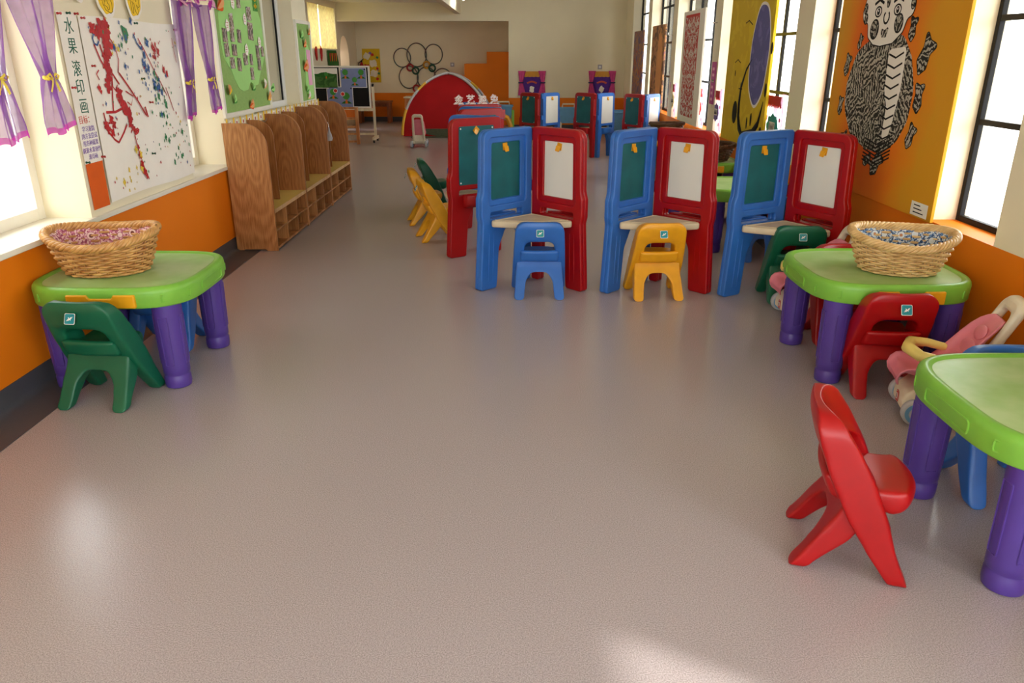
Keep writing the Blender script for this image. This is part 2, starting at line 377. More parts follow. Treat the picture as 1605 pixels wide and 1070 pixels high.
# ------------------------------------------------------------------ mesh helpers
class MB:
    def __init__(s): s.v = []; s.f = []; s.m = []
    def add(s, vs, fs, mi=0, X=None):
        o = len(s.v)
        for p in vs:
            p = Vector(p)
            if X is not None: p = X @ p
            s.v.append(tuple(p))
        for f in fs: s.f.append(tuple(i + o for i in f)); s.m.append(mi)
        return s
    def box(s, x0, x1, y0, y1, z0, z1, mi=0, X=None):
        vs = [(x0, y0, z0), (x1, y0, z0), (x1, y1, z0), (x0, y1, z0), (x0, y0, z1), (x1, y0, z1), (x1, y1, z1), (x0, y1, z1)]
        fs = [(0, 3, 2, 1), (4, 5, 6, 7), (0, 1, 5, 4), (1, 2, 6, 5), (2, 3, 7, 6), (3, 0, 4, 7)]
        return s.add(vs, fs, mi, X)
    def prism(s, poly, d0, d1, mi=0, plane='xz', X=None):
        """polygon in a plane, extruded along the remaining axis from d0 to d1"""
        def P(a, b, d): return {'xz': (a, d, b), 'xy': (a, b, d), 'yz': (d, a, b)}[plane]
        n = len(poly)
        vs = [P(a, b, d0) for a, b in poly] + [P(a, b, d1) for a, b in poly]
        fs = [tuple(range(n)), tuple(range(2 * n - 1, n - 1, -1))] + [(i, (i + 1) % n, n + (i + 1) % n, n + i) for i in range(n)]
        return s.add(vs, fs, mi, X)
    def tube(s, pts, r, n=8, closed=False, mi=0, X=None, flat=1.0):
        pts = [Vector(p) for p in pts]; k = len(pts); vs = []; fs = []
        up = None
        for i, p in enumerate(pts):
            a = pts[(i - 1) % k] if (closed or i > 0) else p
            b = pts[(i + 1) % k] if (closed or i < k - 1) else p
            t = (b - a)
            if t.length < 1e-9: t = Vector((0, 0, 1))
            t.normalize()
            if up is None: up = Vector((0, 0, 1)) if abs(t.z) < 0.9 else Vector((1, 0, 0))
            u = up - t * up.dot(t)
            if u.length < 1e-6: u = t.orthogonal()
            u.normalize(); up = u; w = t.cross(u)
            ri = r[i] if isinstance(r, (list, tuple)) else r
            for j in range(n):
                c, q = math.cos(2 * PI * j / n), math.sin(2 * PI * j / n)
                vs.append(p + u * (ri * c) + w * (ri * q * flat))
        for i in range(k if closed else k - 1):
            i2 = (i + 1) % k
            for j in range(n): fs.append((i * n + j, i * n + (j + 1) % n, i2 * n + (j + 1) % n, i2 * n + j))
        if not closed: fs.append(tuple(range(n - 1, -1, -1))); fs.append(tuple((k - 1) * n + j for j in range(n)))
        return s.add(vs, fs, mi, X)
    def lathe(s, prof, n=24, mi=0, X=None, cap=True):
        vs = []; fs = []; k = len(prof)
        for r, z in prof:
            for j in range(n): vs.append((r * math.cos(2 * PI * j / n), r * math.sin(2 * PI * j / n), z))
        for i in range(k - 1):
            for j in range(n): fs.append((i * n + j, i * n + (j + 1) % n, (i + 1) * n + (j + 1) % n, (i + 1) * n + j))
        if cap: fs.append(tuple(range(n - 1, -1, -1))); fs.append(tuple((k - 1) * n + j for j in range(n)))
        return s.add(vs, fs, mi, X)
    def loft(s, rings, mi=0, X=None, cap=True, closed=True):
        n = len(rings[0]); vs = [p for r in rings for p in r]; fs = []
        for i in range(len(rings) - 1):
            for j in range(n if closed else n - 1):
                fs.append((i * n + j, i * n + (j + 1) % n, (i + 1) * n + (j + 1) % n, (i + 1) * n + j))
        if cap and closed:
            fs.append(tuple(range(n - 1, -1, -1))); fs.append(tuple((len(rings) - 1) * n + j for j in range(n)))
        return s.add(vs, fs, mi, X)
    def sphere(s, c, r, nu=14, nv=8, mi=0, X=None):
        rx, ry, rz = r if isinstance(r, (tuple, list)) else (r, r, r)
        prof = [(math.sin(PI * i / nv), -math.cos(PI * i / nv)) for i in range(nv + 1)]
        rings = [[(c[0] + rx * max(a, 1e-4) * math.cos(2 * PI * j / nu), c[1] + ry * max(a, 1e-4) * math.sin(2 * PI * j / nu), c[2] + rz * b) for j in range(nu)] for a, b in prof]
        return s.loft(rings, mi, X)
    def me(s, mesh, mi=0, X=None):
        return s.add([v.co for v in mesh.vertices], [tuple(p.vertices) for p in mesh.polygons], mi, X)
    def mesh(s, name, mats, angle=40, fix=True):
        me = bpy.data.meshes.new(name)
        me.from_pydata(s.v, [], s.f)
        for m in mats: me.materials.append(M[m] if isinstance(m, str) else m)
        me.polygons.foreach_set('material_index', s.m)
        if fix:
            bm = bmesh.new(); bm.from_mesh(me); bmesh.ops.recalc_face_normals(bm, faces=bm.faces); bm.to_mesh(me); bm.free()
        me.shade_smooth()
        if angle: me.set_sharp_from_angle(angle=rad(angle))
        me.update()
        return me
    def build(s, name, mats, parent=None, angle=40, bevel=0.0, fix=True, seg=2):
        if isinstance(mats, str): mats = [mats]
        o = bpy.data.objects.new(name, s.mesh(name, mats, angle, fix)); COL.objects.link(o)
        if parent is not None: o.parent = parent
        if bevel:
            b = o.modifiers.new('bevel', 'BEVEL'); b.width = bevel; b.segments = seg; b.limit_method = 'ANGLE'; b.angle_limit = rad(40); b.harden_normals = False
        return o

def link(name, me, parent=None):
    o = bpy.data.objects.new(name, me); COL.objects.link(o)
    if parent is not None: o.parent = parent
    return o

def fillet(poly, r, n=5):
    """round polygon corners; r is one radius or one per corner"""
    out = []; k = len(poly)
    for i in range(k):
        p = Vector((*poly[i], 0)); a = Vector((*poly[i - 1], 0)); b = Vector((*poly[(i + 1) % k], 0))
        ri = r[i] if isinstance(r, (list, tuple)) else r
        u = (a - p); w = (b - p); lu, lw = u.length, w.length; u.normalize(); w.normalize()
        ang = u.angle(w) if lu > 0 and lw > 0 else PI
        if ri <= 0 or ang > PI - 0.05: out.append((p.x, p.y)); continue
        t = min(ri / math.tan(ang / 2), lu * 0.48, lw * 0.48); rr = t * math.tan(ang / 2)
        c = p + (u + w).normalized() * (rr / math.sin(ang / 2))
        s0 = p + u * t - c; s1 = p + w * t - c
        a0 = math.atan2(s0.y, s0.x); a1 = math.atan2(s1.y, s1.x); d = (a1 - a0 + PI) % (2 * PI) - PI
        for q in range(n + 1):
            th = a0 + d * q / n; out.append((c.x + rr * math.cos(th), c.y + rr * math.sin(th)))
    return out

def plate(outlines, thick, bev=0.0, res=2):
    """solid plate with holes from 2D outlines, in local XY, thickness centred on z = 0; returns a mesh"""
    cu = bpy.data.curves.new('plate', 'CURVE'); cu.dimensions = '2D'; cu.fill_mode = 'BOTH'
    cu.extrude = max(thick / 2 - bev, 1e-5); cu.bevel_depth = bev; cu.bevel_resolution = res; cu.offset = -bev
    for pl in outlines:
        sp = cu.splines.new('POLY'); sp.points.add(len(pl) - 1); sp.use_cyclic_u = True
        for q, p in zip(sp.points, pl): q.co = (p[0], p[1], 0, 1)
    ob = bpy.data.objects.new('plate', cu)
    COL.objects.link(ob)
    bpy.context.view_layer.update()
    me = bpy.data.meshes.new_from_object(ob.evaluated_get(bpy.context.evaluated_depsgraph_get()))
    bpy.data.objects.remove(ob); bpy.data.curves.remove(cu)
    return me

def remesh(me, voxel, smooth=0, factor=0.5):
    ob = bpy.data.objects.new('tmp', me); COL.objects.link(ob)
    m = ob.modifiers.new('r', 'REMESH'); m.mode = 'VOXEL'; m.voxel_size = voxel; m.use_smooth_shade = True
    if smooth:
        q = ob.modifiers.new('s', 'SMOOTH'); q.iterations = smooth; q.factor = factor
    bpy.context.view_layer.update()
    out = bpy.data.meshes.new_from_object(ob.evaluated_get(bpy.context.evaluated_depsgraph_get()))
    bpy.data.objects.remove(ob)
    out.shade_smooth()
    return out

def smooth_mesh(me, it, f=0.5):
    bm = bmesh.new(); bm.from_mesh(me)
    for _ in range(it): bmesh.ops.smooth_vert(bm, verts=bm.verts, factor=f, use_axis_x=True, use_axis_y=True, use_axis_z=True)
    bm.to_mesh(me); bm.free(); return me

def cut(me, co, no):
    """copy of the part of a mesh on the side the normal points away from"""
    bm = bmesh.new(); bm.from_mesh(me)
    bmesh.ops.bisect_plane(bm, geom=bm.verts[:] + bm.edges[:] + bm.faces[:], plane_co=co, plane_no=no, clear_outer=True)
    out = bpy.data.meshes.new('cut'); bm.to_mesh(out); bm.free(); out.shade_smooth(); return out

def text_mesh(body, size, depth=0.0006, offset=0.0, align='CENTER'):
    cu = bpy.data.curves.new('writing', 'FONT'); cu.body = body; cu.size = size; cu.extrude = depth; cu.offset = offset
    cu.align_x = align; cu.align_y = 'CENTER'; cu.resolution_u = 3
    ob = bpy.data.objects.new('writing', cu); COL.objects.link(ob); bpy.context.view_layer.update()
    me = bpy.data.meshes.new_from_object(ob.evaluated_get(bpy.context.evaluated_depsgraph_get()))
    bpy.data.objects.remove(ob); bpy.data.curves.remove(cu)
    return me
STAND = Matrix.Rotation(PI / 2, 4, 'X')      # local XY drawing stood upright, facing -y
def at(x, y, z): return Matrix.Translation((x, y, z))

def tag(o, label=None, cat=None, group=None, kind=None):
    if label: o['label'] = label
    if cat: o['category'] = cat
    if group: o['group'] = group
    if kind: o['kind'] = kind
    return o
def thing(name, label, cat, loc=(0, 0, 0), rz=0.0, group=None):
    o = bpy.data.objects.new(name, None); COL.objects.link(o)
    o.empty_display_size = 0.1
    o.location = loc; o.rotation_euler = (0, 0, rz)
    return tag(o, label, cat, group)
def dup(root, loc, rz, label=None, group=None, scale=None):
    def cp(o, parent):
        c = o.copy(); COL.objects.link(c)
        if parent is not None: c.parent = parent
        for ch in o.children: cp(ch, c)
        return c
    r = cp(root, None); r.location = loc; r.rotation_euler = (0, 0, rz)
    if scale: r.scale = (scale,) * 3
    if label: r['label'] = label
    if group: r['group'] = group
    return r
def struct(o, label=None, cat=None):
    o['kind'] = 'structure'; return tag(o, label, cat)

def sup(n, a, b, e, t0=0.0):
    """superellipse outline, counter-clockwise"""
    out = []
    for i in range(n):
        t = 2 * PI * i / n + t0; c, s = math.cos(t), math.sin(t)
        out.append((a * math.copysign(abs(c) ** (2 / e), c), b * math.copysign(abs(s) ** (2 / e), s)))
    return out
def inset(poly, d):
    k = len(poly); out = []
    for i in range(k):
        a = Vector((*poly[i - 1], 0)); b = Vector((*poly[(i + 1) % k], 0)); t = (b - a).normalized()
        out.append((poly[i][0] - t.y * d, poly[i][1] + t.x * d))
    return out
def blob(cx, cy, rx, ry, n=24, j=0.2, seed=0, lobes=3):
    rnd = random.Random(seed); ph = [rnd.random() * 6.28 for _ in range(4)]; out = []
    for i in range(n):
        t = 2 * PI * i / n
        q = 1 + j * (0.5 * math.sin(lobes * t + ph[0]) + 0.3 * math.sin((lobes + 2) * t + ph[1]) + 0.25 * math.sin((2 * lobes + 3) * t + ph[2]))
        out.append((cx + rx * q * math.cos(t), cy + ry * q * math.sin(t)))
    return out

# ------------------------------------------------------------------ the room
XR, XL, ZS, ZC, ZT = 2.27, -2.27, 0.65, 3.0, 2.75
Y0, YW, YB = -3.6, 16.6, 18.8
fl = MB(); fl.box(-4.0, 2.6, Y0 - 0.2, 19.1, -0.1, 0.0)
struct(fl.build('floor', 'floor'), 'speckled grey beige vinyl floor with a soft sheen', 'floor')

def wall_y(name, x0, x1, spans, ya, yb, label, ledge=False):
    """a long wall with window openings; x0 is the room side"""
    m = MB()
    xa, xb = min(x0, x1), max(x0, x1)
    m.box(xa, xb, ya, yb, 0, ZS, 1)
    ed = [ya] + [v for s in spans for v in s] + [yb]
    for i in range(0, len(ed), 2): m.box(xa, xb, ed[i], ed[i + 1], ZS, ZT, 0)
    m.box(xa, xb, ya, yb, ZT, ZC + 0.1, 0)
    return struct(m.build(name, ['cream_wall', 'orange_wall']), label, 'wall')
RW = [(-3.0, -1.3), (-1.0, 0.64), (3.53, 4.15), (4.45, 6.25), (6.6, 9.0), (9.3, 11.45), (11.75, 13.6), (13.95, 15.7)]
LW = [(-3.2, -0.9), (3.15, 4.05), (5.44, 6.17), (6.9, 8.42)]
wall_y('wall_right', XR, XR + 0.23, RW, Y0, YW, 'right wall, cream over orange, pierced by tall windows')
wall_y('wall_left', XL, XL - 0.3, LW, Y0, 8.98, 'left wall, cream over orange, with deep window niches')
m = MB(); m.box(-3.58, XL - 0.3, 8.86, 8.98, 0, ZC); struct(m.build('wall_return', 'cream_wall'), 'short cream wall turning into the side bay', 'wall')
# side bay with a high window, then the recess at the back
m = MB()
m.box(-3.78, -3.58, 8.9, YW, 0, ZS, 1); m.box(-3.78, -3.58, 8.9, 14.3, ZS, ZC, 0); m.box(-3.78, -3.58, 14.3, 16.45, ZS, 1.6, 0)
m.box(-3.78, -3.58, 14.3, 16.45, 2.35, ZC, 0); m.box(-3.78, -3.58, 16.45, YW, ZS, ZC, 0)
struct(m.build('wall_bay', ['cream_wall', 'orange_wall']), 'cream side wall of the bay with a high window', 'wall')
m = MB(); m.box(-0.116, XR + 0.23, YW, YW + 0.2, ZS, ZC, 0); m.box(-0.116, XR + 0.23, YW, YW + 0.2, 0, ZS, 1); m.box(-3.78, -0.116, YW, YW + 0.2, 2.126, ZC, 0)
struct(m.build('wall_front', ['cream_wall', 'orange_wall']), 'cream end wall with a wide opening into the recess', 'wall')
m = MB(); m.box(-3.9, 0.6, YB, YB + 0.2, ZS, 2.4, 0); m.box(-3.9, 0.6, YB, YB + 0.2, 0.0, ZS, 1)
struct(m.build('wall_back', ['cream_wall', 'orange_wall']), 'back wall of the recess, beige over an orange dado', 'wall')
# recess side wall with an arched opening
arch = [(16.8, 0), (16.8, 2.4), (YB, 2.4), (YB, 0)]
hole = [(17.0, 0.55), (17.9, 0.55)] + [(17.45 + 0.45 * math.cos(rad(a)), 1.42 + 0.45 * math.sin(rad(a))) for a in range(0, 181, 12)]
pm = plate([arch, hole], 0.2)
m = MB(); m.me(pm, 0, Matrix(((0, 0, 1, -3.75), (1, 0, 0, 0), (0, 1, 0, 0), (0, 0, 0, 1))))
struct(m.build('wall_recess', 'cream_wall', angle=30), 'side wall of the recess with an arched opening', 'wall')
m = MB(); m.box(-4.25, -4.15, 16.8, YB, 0.3, 2.3); m.box(-4.15, -3.85, 16.8, 16.9, 0.3, 2.3); m.box(-4.15, -3.85, YB - .1, YB, 0.3, 2.3); m.box(-4.15, -3.85, 16.8, YB, 0.3, 0.4); struct(m.build('wall_alcove', 'alcove'), 'pinkish alcove behind the arched opening', 'wall')
m = MB(); m.box(-3.3, -3.2, 5.6, 8.85, 0, ZC); struct(m.build('wall_outer', 'grey_view'), 'beige wall seen through the white sliding window', 'wall')
m = MB(); m.box(-4.7, -4.6, 0.6, 7.2, 0, 2.3); struct(m.build('wall_dimmer_left', 'pale_render'), 'cream wall added outside to dim the left windows', 'wall')  # added to dim the left windows and their reflection on the floor
m = MB(); m.box(3.1, 3.2, 13.7, 17.0, 0, 3.1); struct(m.build('wall_outer_right', 'brick_dark'), 'dark wall standing close outside the last right window', 'wall')
m = MB(); m.box(-0.1, 0.0, 16.8, YB, 0, 2.4); struct(m.build('wall_stair', 'cream_wall'), 'beige wall closing the recess beside the stair', 'wall')
m = MB(); m.box(-3.9, 0.6, 16.8, YB + 0.2, 2.3, 2.4); struct(m.build('ceiling_recess', 'ceiling_white'), 'low ceiling of the recess', 'ceiling')
m = MB(); m.box(-4.0, 2.6, Y0 - 0.2, 16.8, ZC, ZC + 0.12); struct(m.build('ceiling', 'ceiling_white'), 'white ceiling', 'ceiling')
m = MB(); m.box(-3.78, -1.19, 13.2, YW, 2.47, 2.56); struct(m.build('ceiling_bay', 'ceiling_white'), 'lower ceiling over the bay', 'ceiling')
m = MB(); m.box(-1.19, -1.08, 9.0, YW, 2.256, ZC); struct(m.build('trim_1', 'cream_wall'), 'cream ceiling beam running to the end wall', 'beam')
m = MB(); m.box(-2.57, XR + 0.23, Y0 - 0.2, Y0, 0, ZS); m.box(-2.57, XR + 0.23, Y0 - 0.2, Y0, ZT, ZC); m.box(-2.57, -2.0, Y0 - 0.2, Y0, ZS, ZT); m.box(2.0, XR + 0.23, Y0 - 0.2, Y0, ZS, ZT); struct(m.build('wall_rear', 'cream_wall'), 'wall behind the viewer', 'wall')
# baseboards: grey coved vinyl with a dark strip on the floor
def baseboard(name, pts, label):
    m = MB(); m.prism(pts[0], pts[1], pts[2], 0, pts[3]); struct(m.build(name, 'grey_vinyl', angle=60), label, 'baseboard')
cove = [(XL, 0.0), (XL + 0.2, 0.0), (XL + 0.2, 0.003), (XL + 0.035, 0.006), (XL + 0.012, 0.02), (XL + 0.006, 0.04), (XL + 0.006, 0.11), (XL, 0.11)]
baseboard('baseboard_left', (cove, Y0, 8.98, 'xz'), 'dark grey coved baseboard along the left wall')
baseboard('baseboard_right', ([(-x, z) for x, z in cove], Y0, YW, 'xz'), 'dark grey coved baseboard along the right wall')
m = MB(); m.box(-3.64, -0.1, YB - 0.012, YB, 0, 0.11); struct(m.build('baseboard_back', 'grey_vinyl'), 'grey baseboard of the recess', 'baseboard')
m = MB(); m.box(-0.116, XR, YW - 0.012, YW, 0, 0.11); struct(m.build('baseboard_front', 'grey_vinyl'), 'grey baseboard of the end wall', 'baseboard')
# white sill board along the left wall
m = MB(); m.box(XL - 0.285, XL + 0.02, Y0, 6.17, ZS, ZS + 0.028); struct(m.build('trim_2', 'white_trim', bevel=0.004), 'white painted sill board along the left wall', 'sill')
# stepped orange stair wall
m = MB(); st = [(-1.30, 0), (-1.30, 1.05), (-1.10, 1.05), (-1.10, 1.303), (-0.604, 1.303), (-0.604, 1.552), (-0.1, 1.552), (-0.1, 0)]
m.prism(st, 17.8, 18.75, 0); struct(m.build('wall_steps', 'orange_wall'), 'stepped orange wall of the stair in the recess', 'wall')

m = MB(); m.box(XR + 0.23, XR + 2.1, 0.9, 17.0, ZC + 0.12, ZC + 0.2); struct(m.build('sun_blocker', 'cream_wall'), 'added unseen slab blocking the sun at the right windows', 'sun blocker')  # unseen slab added to keep direct sun out of these windows

wn = [0]
def window(xg, y0, y1, z0, z1, fm, bar, vs, hs, label, glass=True, depth=0.03, side=1):
    wn[0] += 1
    w = thing('window_%d' % wn[0], label, 'window', (xg, (y0 + y1) / 2, z0)); w['kind'] = 'structure'
    L, Hh = y1 - y0, z1 - z0; m = MB(); h = L / 2; d = depth / 2
    m.box(-d, d, -h, -h + bar, 0, Hh); m.box(-d, d, h - bar, h, 0, Hh)
    m.box(-d, d, -h + bar, h - bar, 0, bar); m.box(-d, d, -h + bar, h - bar, Hh - bar, Hh)
    for v in vs: m.box(-d, d, -h + L * v - bar / 2, -h + L * v + bar / 2, bar, Hh - bar)
    for z in hs: m.box(-d * 0.9, d * 0.9, -h + bar, h - bar, z - z0 - bar * 0.45, z - z0 + bar * 0.45)
    m.build('window_frame', fm, w, bevel=0.003)
    if glass:
        g = MB(); g.box(-0.002, 0.002, -h + 0.005, h - 0.005, 0.005, Hh - 0.005); g.build('pane', 'glass', w)
    pl = bpy.data.lights.new('window_light', 'AREA'); pl.shape = 'RECTANGLE'; pl.size = Hh; pl.size_y = L
    pl.cycles.is_portal = True
    po = bpy.data.objects.new('window_light', pl); COL.objects.link(po); po.location = (xg + 0.05 * side, (y0 + y1) / 2, (z0 + z1) / 2)
    po.rotation_euler = (0, rad(90) * side, 0)
    return w
for i, (a, b) in enumerate(RW):
    n = max(1, round((b - a) / 0.72))
    window(XR + 0.17, a, b, ZS, ZT, 'black_steel', 0.032, [k / n for k in range(1, n)], [1.17, 1.67, 2.2], 'tall black steel framed window in the right wall')
for i, (a, b) in enumerate(LW[:3]):
    window(XL - 0.26, a, b, ZS + 0.028, ZT, 'white_trim', 0.06, [0.5], [1.9], 'cream framed window in a deep niche of the left wall', side=-1)
w = window(XL - 0.15, 6.9, 8.42, 0.995, ZT, 'white_frame', 0.06, [0.5], [], 'white sliding window between the green boards', side=-1)
m = MB()
for q in (-.06, .0, .045, .62): m.box(.004, .018, q - .011 + .0, q + .011, .06, ZT - 1.06)
m.build('gasket', 'black_steel', w)
m = MB(); m.box(XL - 0.26, XL - 0.001, 6.9, 8.42, ZS, 0.995); struct(m.build('wall_left_panel', 'cream_wall'), 'cream wall under the white sliding window', 'wall')
w = window(-3.72, 14.3, 16.45, 1.6, 2.35, 'white_trim', 0.05, [0.5], [], 'high window in the bay behind pale blinds', side=-1)
# rear_glow: unseen window added behind the viewer to light the room from the front
wn[0] += 1
w = thing('window_%d' % wn[0], 'wide unseen window added behind the viewer for front light', 'window', (0, Y0 - 0.1, ZS)); w['kind'] = 'structure'
m = MB(); m.box(-2.0, 2.0, -.02, .02, 0, .05); m.box(-2.0, 2.0, -.02, .02, ZT - ZS - .05, ZT - ZS)
for x in (-2.0, -1.0, 0.0, 1.0, 1.96): m.box(x, x + .04, -.02, .02, .05, ZT - ZS - .05)
m.build('window_frame', 'white_trim', w); g = MB(); g.box(-1.99, 1.99, -.002, .002, .01, ZT - ZS - .01); g.build('pane', 'glass', w)
pl = bpy.data.lights.new('window_light', 'AREA'); pl.shape = 'RECTANGLE'; pl.size = 4.0; pl.size_y = ZT - ZS; pl.cycles.is_portal = True
po = bpy.data.objects.new('window_light', pl); COL.objects.link(po); po.location = (0, Y0 - 0.15, (ZS + ZT) / 2); po.rotation_euler = (rad(90), 0, 0)

# ------------------------------------------------------------------ moulded child chair
def lerp_tab(tab, z):
    if z <= tab[0][0]: return tab[0][1]
    for (a, va), (b, vb) in zip(tab, tab[1:]):
        if z <= b: return va + (vb - va) * (z - a) / (b - a)
    return tab[-1][1]
CHAIR = {}
def chair_meshes():
    C_ = [(0, .276), (.10, .215), (.20, .165), (.31, .113), (.42, .060), (.48, .030), (.53, .014)]
    T_ = [(0, .058), (.06, .072), (.2, .118), (.32, .128), (.42, .112), (.49, .085), (.53, .05)]
    out = fillet([(-.19, 0), (-.174, .30), (-.158, .525), (.158, .525), (.174, .30), (.19, 0), (.122, 0), (.112, .22), (.096, .386), (-.096, .386), (-.112, .22), (-.122, 0)],
                 [.02, .2, .075, .075, .2, .02, .02, .1, .045, .045, .1, .02], 8)
    b = remesh(plate([out], .12), .008, 0)
    for v in b.vertices:
        x, z, d = v.co.x, v.co.y, v.co.z / .06
        t = lerp_tab(T_, z) / 2; c = lerp_tab(C_, z)
        if z > .36:
            k = max(0.0, 1 - (x / .135) ** 2) * min(1, (z - .36) / .05)
            y = c - t + (t + d * t) * (1 - .55 * k) - .012 * k
        else: y = c + d * t
        v.co = (x, y, z)
    smooth_mesh(b, 6)
    CHAIR['backrest'] = cut(b, (0, 0, .215), (0, 0, -1))
    lg = cut(b, (0, 0, .215), (0, 0, 1))
    CHAIR['frontL'] = cut(lg, (0, 0, 0), (1, 0, 0)); CHAIR['frontR'] = cut(lg, (0, 0, 0), (-1, 0, 0))
    prof = fillet([(.024, .326), (.056, .328), (.105, .300), (.20, .292), (.285, .298), (.308, .285), (.306, .238), (.262, .214), (.14, .222), (.085, .235), (.055, .25)],
                  [.012, .012, .05, .08, .02, .02, .035, .05, .05, .05, .03], 6)
    mm = plate([prof], .262)
    s_ = remesh(mm, .008, 0)
    for v in s_.vertices:
        y, z, x = v.co.x, v.co.y, v.co.z
        k = (x / .131) ** 2
        if y > .2: y -= .035 * k * (y - .2) / .1
        if y < .08: y -= .014 * (1 - k)
        v.co = (x, y, z)
    smooth_mesh(s_, 12); CHAIR['seat'] = s_
    rl = fillet([(-.170, 0), (-.152, .255), (.152, .255), (.170, 0), (.104, 0), (.092, .11), (.055, .168), (-.055, .168), (-.092, .11), (-.104, 0)],
                [.015, .01, .01, .015, .015, .05, .05, .05, .05, .015], 6)
    r_ = remesh(plate([rl], .10), .008, 0)
    RC = [(0, -.018), (.12, .075), (.2, .125), (.26, .15)]; RT = [(0, .046), (.05, .06), (.12, .09), (.26, .10)]
    for v in r_.vertices:
        x, z, d = v.co.x, v.co.y, v.co.z / .05
        v.co = (x, lerp_tab(RC, z) + d * lerp_tab(RT, z) / 2, z)
    smooth_mesh(r_, 5)
    CHAIR['rearL'] = cut(r_, (0, 0, 0), (1, 0, 0)); CHAIR['rearR'] = cut(r_, (0, 0, 0), (-1, 0, 0))
    m = MB(); pm = plate([fillet([(-.017, -.017), (.017, -.017), (.017, .017), (-.017, .017)], .004, 3)], .0016)
    m.me(pm, 1); pm2 = plate([fillet([(-.0155, -.0155), (.0155, -.0155), (.0155, .0155), (-.0155, .0155)], .004, 3)], .0024); m.me(pm2, 0)
    for a0, ln in ((0.6, .011), (0.9, .007), (0.3, .007), (2.3, .006), (2.9, .004)):
        m.tube([(-ln * math.cos(a0), -ln * math.sin(a0), .0014), (0.002, -.001, .0018), (ln * math.cos(a0), ln * math.sin(a0), .0014)], .0012, 5, mi=1)
    CHAIR['sticker'] = m.mesh('sticker', ['teal_sticker', 'screw_white'], 40)
chair_meshes()
CHAIR_SET = {}
def chair(color, loc, rz, label, group=None, sc=.965, sticker=True):
    """faces local +y; origin between the rear feet"""
    if color not in CHAIR_SET:
        CHAIR_SET[color] = {}
        for k, me in CHAIR.items():
            c = me.copy()
            if k != 'sticker':
                c.materials.clear(); c.materials.append(M[color + '_plastic'])
            CHAIR_SET[color][k] = c
    t = thing('child_chair', label, 'chair', loc, rad(rz), group or 'moulded plastic child chairs'); t.scale = (sc,) * 3
    for n, k in (('backrest', 'backrest'), ('seat', 'seat'), ('leg', 'frontL'), ('leg', 'frontR'), ('leg', 'rearL'), ('leg', 'rearR')):
        link(n, CHAIR_SET[color][k], t)
    if not sticker: return t
    s_ = link('sticker', CHAIR_SET[color]['sticker'], t)
    s_.location = (0.0, -.043, .458); s_.rotation_euler = (rad(66), 0, 0); s_.scale = (1.45, 1.45, 1.2)
    s_['label'] = 'square teal sticker with a white squiggle'
    return t

# ------------------------------------------------------------------ activity table
TBL = {}
def table_meshes():
    o0 = sup(96, .386, .372, 3.6)
    def ring(d, z): return [(x, y, z) for x, y in inset(o0, d)]
    m = MB()
    rs = [ring(.012, .416), ring(.006, .418), ring(.003, .424), ring(.0, .485), ring(.003, .500), ring(.010, .509), ring(.022, .513), ring(.034, .512), ring(.041, .507), ring(.046, .505)]
    m.loft(rs, 0, cap=False)
    # worn top surface and hollow underside
    o = len(m.v); n = 96
    r1 = ring(.046, .505); m.add(r1, [tuple(range(n))], 1)
    m.loft([ring(.012, .416), ring(.03, .418), ring(.035, .47)], 0, cap=False); m.add(ring(.035, .47), [tuple(range(n))], 0)
    # raised oval and bar outlines round the apron
    def outline(t0, t1, z0, z1, rr):
        pts = []
        loop = fillet([(t0, z0), (t1, z0), (t1, z1), (t0, z1)], rr, 6)
        for t, z in loop:
            i = (t / (2 * PI)) % 1 * n; a = int(i) % n; f = i - int(i)
            q = inset(o0, -.0004 + .003 * (z < .45) * (1 - (z - .424) / .03))
            p = Vector(q[a]).lerp(Vector(q[(a + 1) % n]), f); pts.append((p.x, p.y, z))
        m.tube(pts, .0036, 6, closed=True)
    for a, b in ((-.14, .14), (PI - .14, PI + .14), (1.43, 1.71)): outline(a, b, .438, .482, .02)
    for a, b in ((.42, .95), (2.2, 2.72), (3.56, 4.1), (5.3, 5.86)): outline(a, b, .442, .476, .012)
    TBL['top'] = m.mesh('top', ['lime_plastic', 'worn_lime'], 50)
    m = MB()
    prof = [(.050, 0), (.058, .004), (.061, .02), (.061, .055), (.057, .062), (.058, .07), (.061, .074), (.0615, .1), (.066, .40), (.066, .44)]
    m.lathe(prof, 28)
    def legline(a0, a1, z0, z1):
        pts = []
        for t, z in fillet([(a0, z0), (a1, z0), (a1, z1), (a0, z1)], .025, 6):
            r = lerp_tab([(0.07, .0612), (.40, .0662)], z); pts.append((r * math.cos(t), r * math.sin(t), z))
        m.tube(pts, .0034, 6, closed=True)
    for k in range(4): legline(k * PI / 2 - .33, k * PI / 2 + .33, .12, .36)
    TBL['leg'] = m.mesh('leg', ['purple_plastic'], 45)
    m = MB()
    m.me(plate([fillet([(-.155, .424), (.155, .424), (.155, .486), (.06, .486), (.05, .470), (-.05, .470), (-.06, .486), (-.155, .486)], .006, 3)], .05, .006), 0, STAND)
    m.box(-.05, .05, -.006, .005, .468, .487, 1)
    TBL['drawer'] = m.mesh('drawer', ['yellow_plastic', 'paper_black'], 40)
table_meshes()
def table(loc, rz, label):
    t = thing('activity_table', label, 'table', loc, rad(rz), 'green topped activity tables')
    link('tabletop', TBL['top'], t)
    for sx in (-1, 1):
        for sy in (-1, 1):
            l = link('leg', TBL['leg'], t); l.location = (sx * .26, sy * .262, 0)
    d = link('drawer', TBL['drawer'], t); d.location = (0.02, -.354, 0); d['label'] = 'yellow drawer front with a finger notch'
    return t
TZ = .505
table((-1.885, 3.635, 0), 0, 'green topped table on purple legs by the left wall, carrying a pink lined basket')
table((1.80, 3.70, 0), 0, 'green topped table on purple legs by the right wall, carrying a blue lined basket')
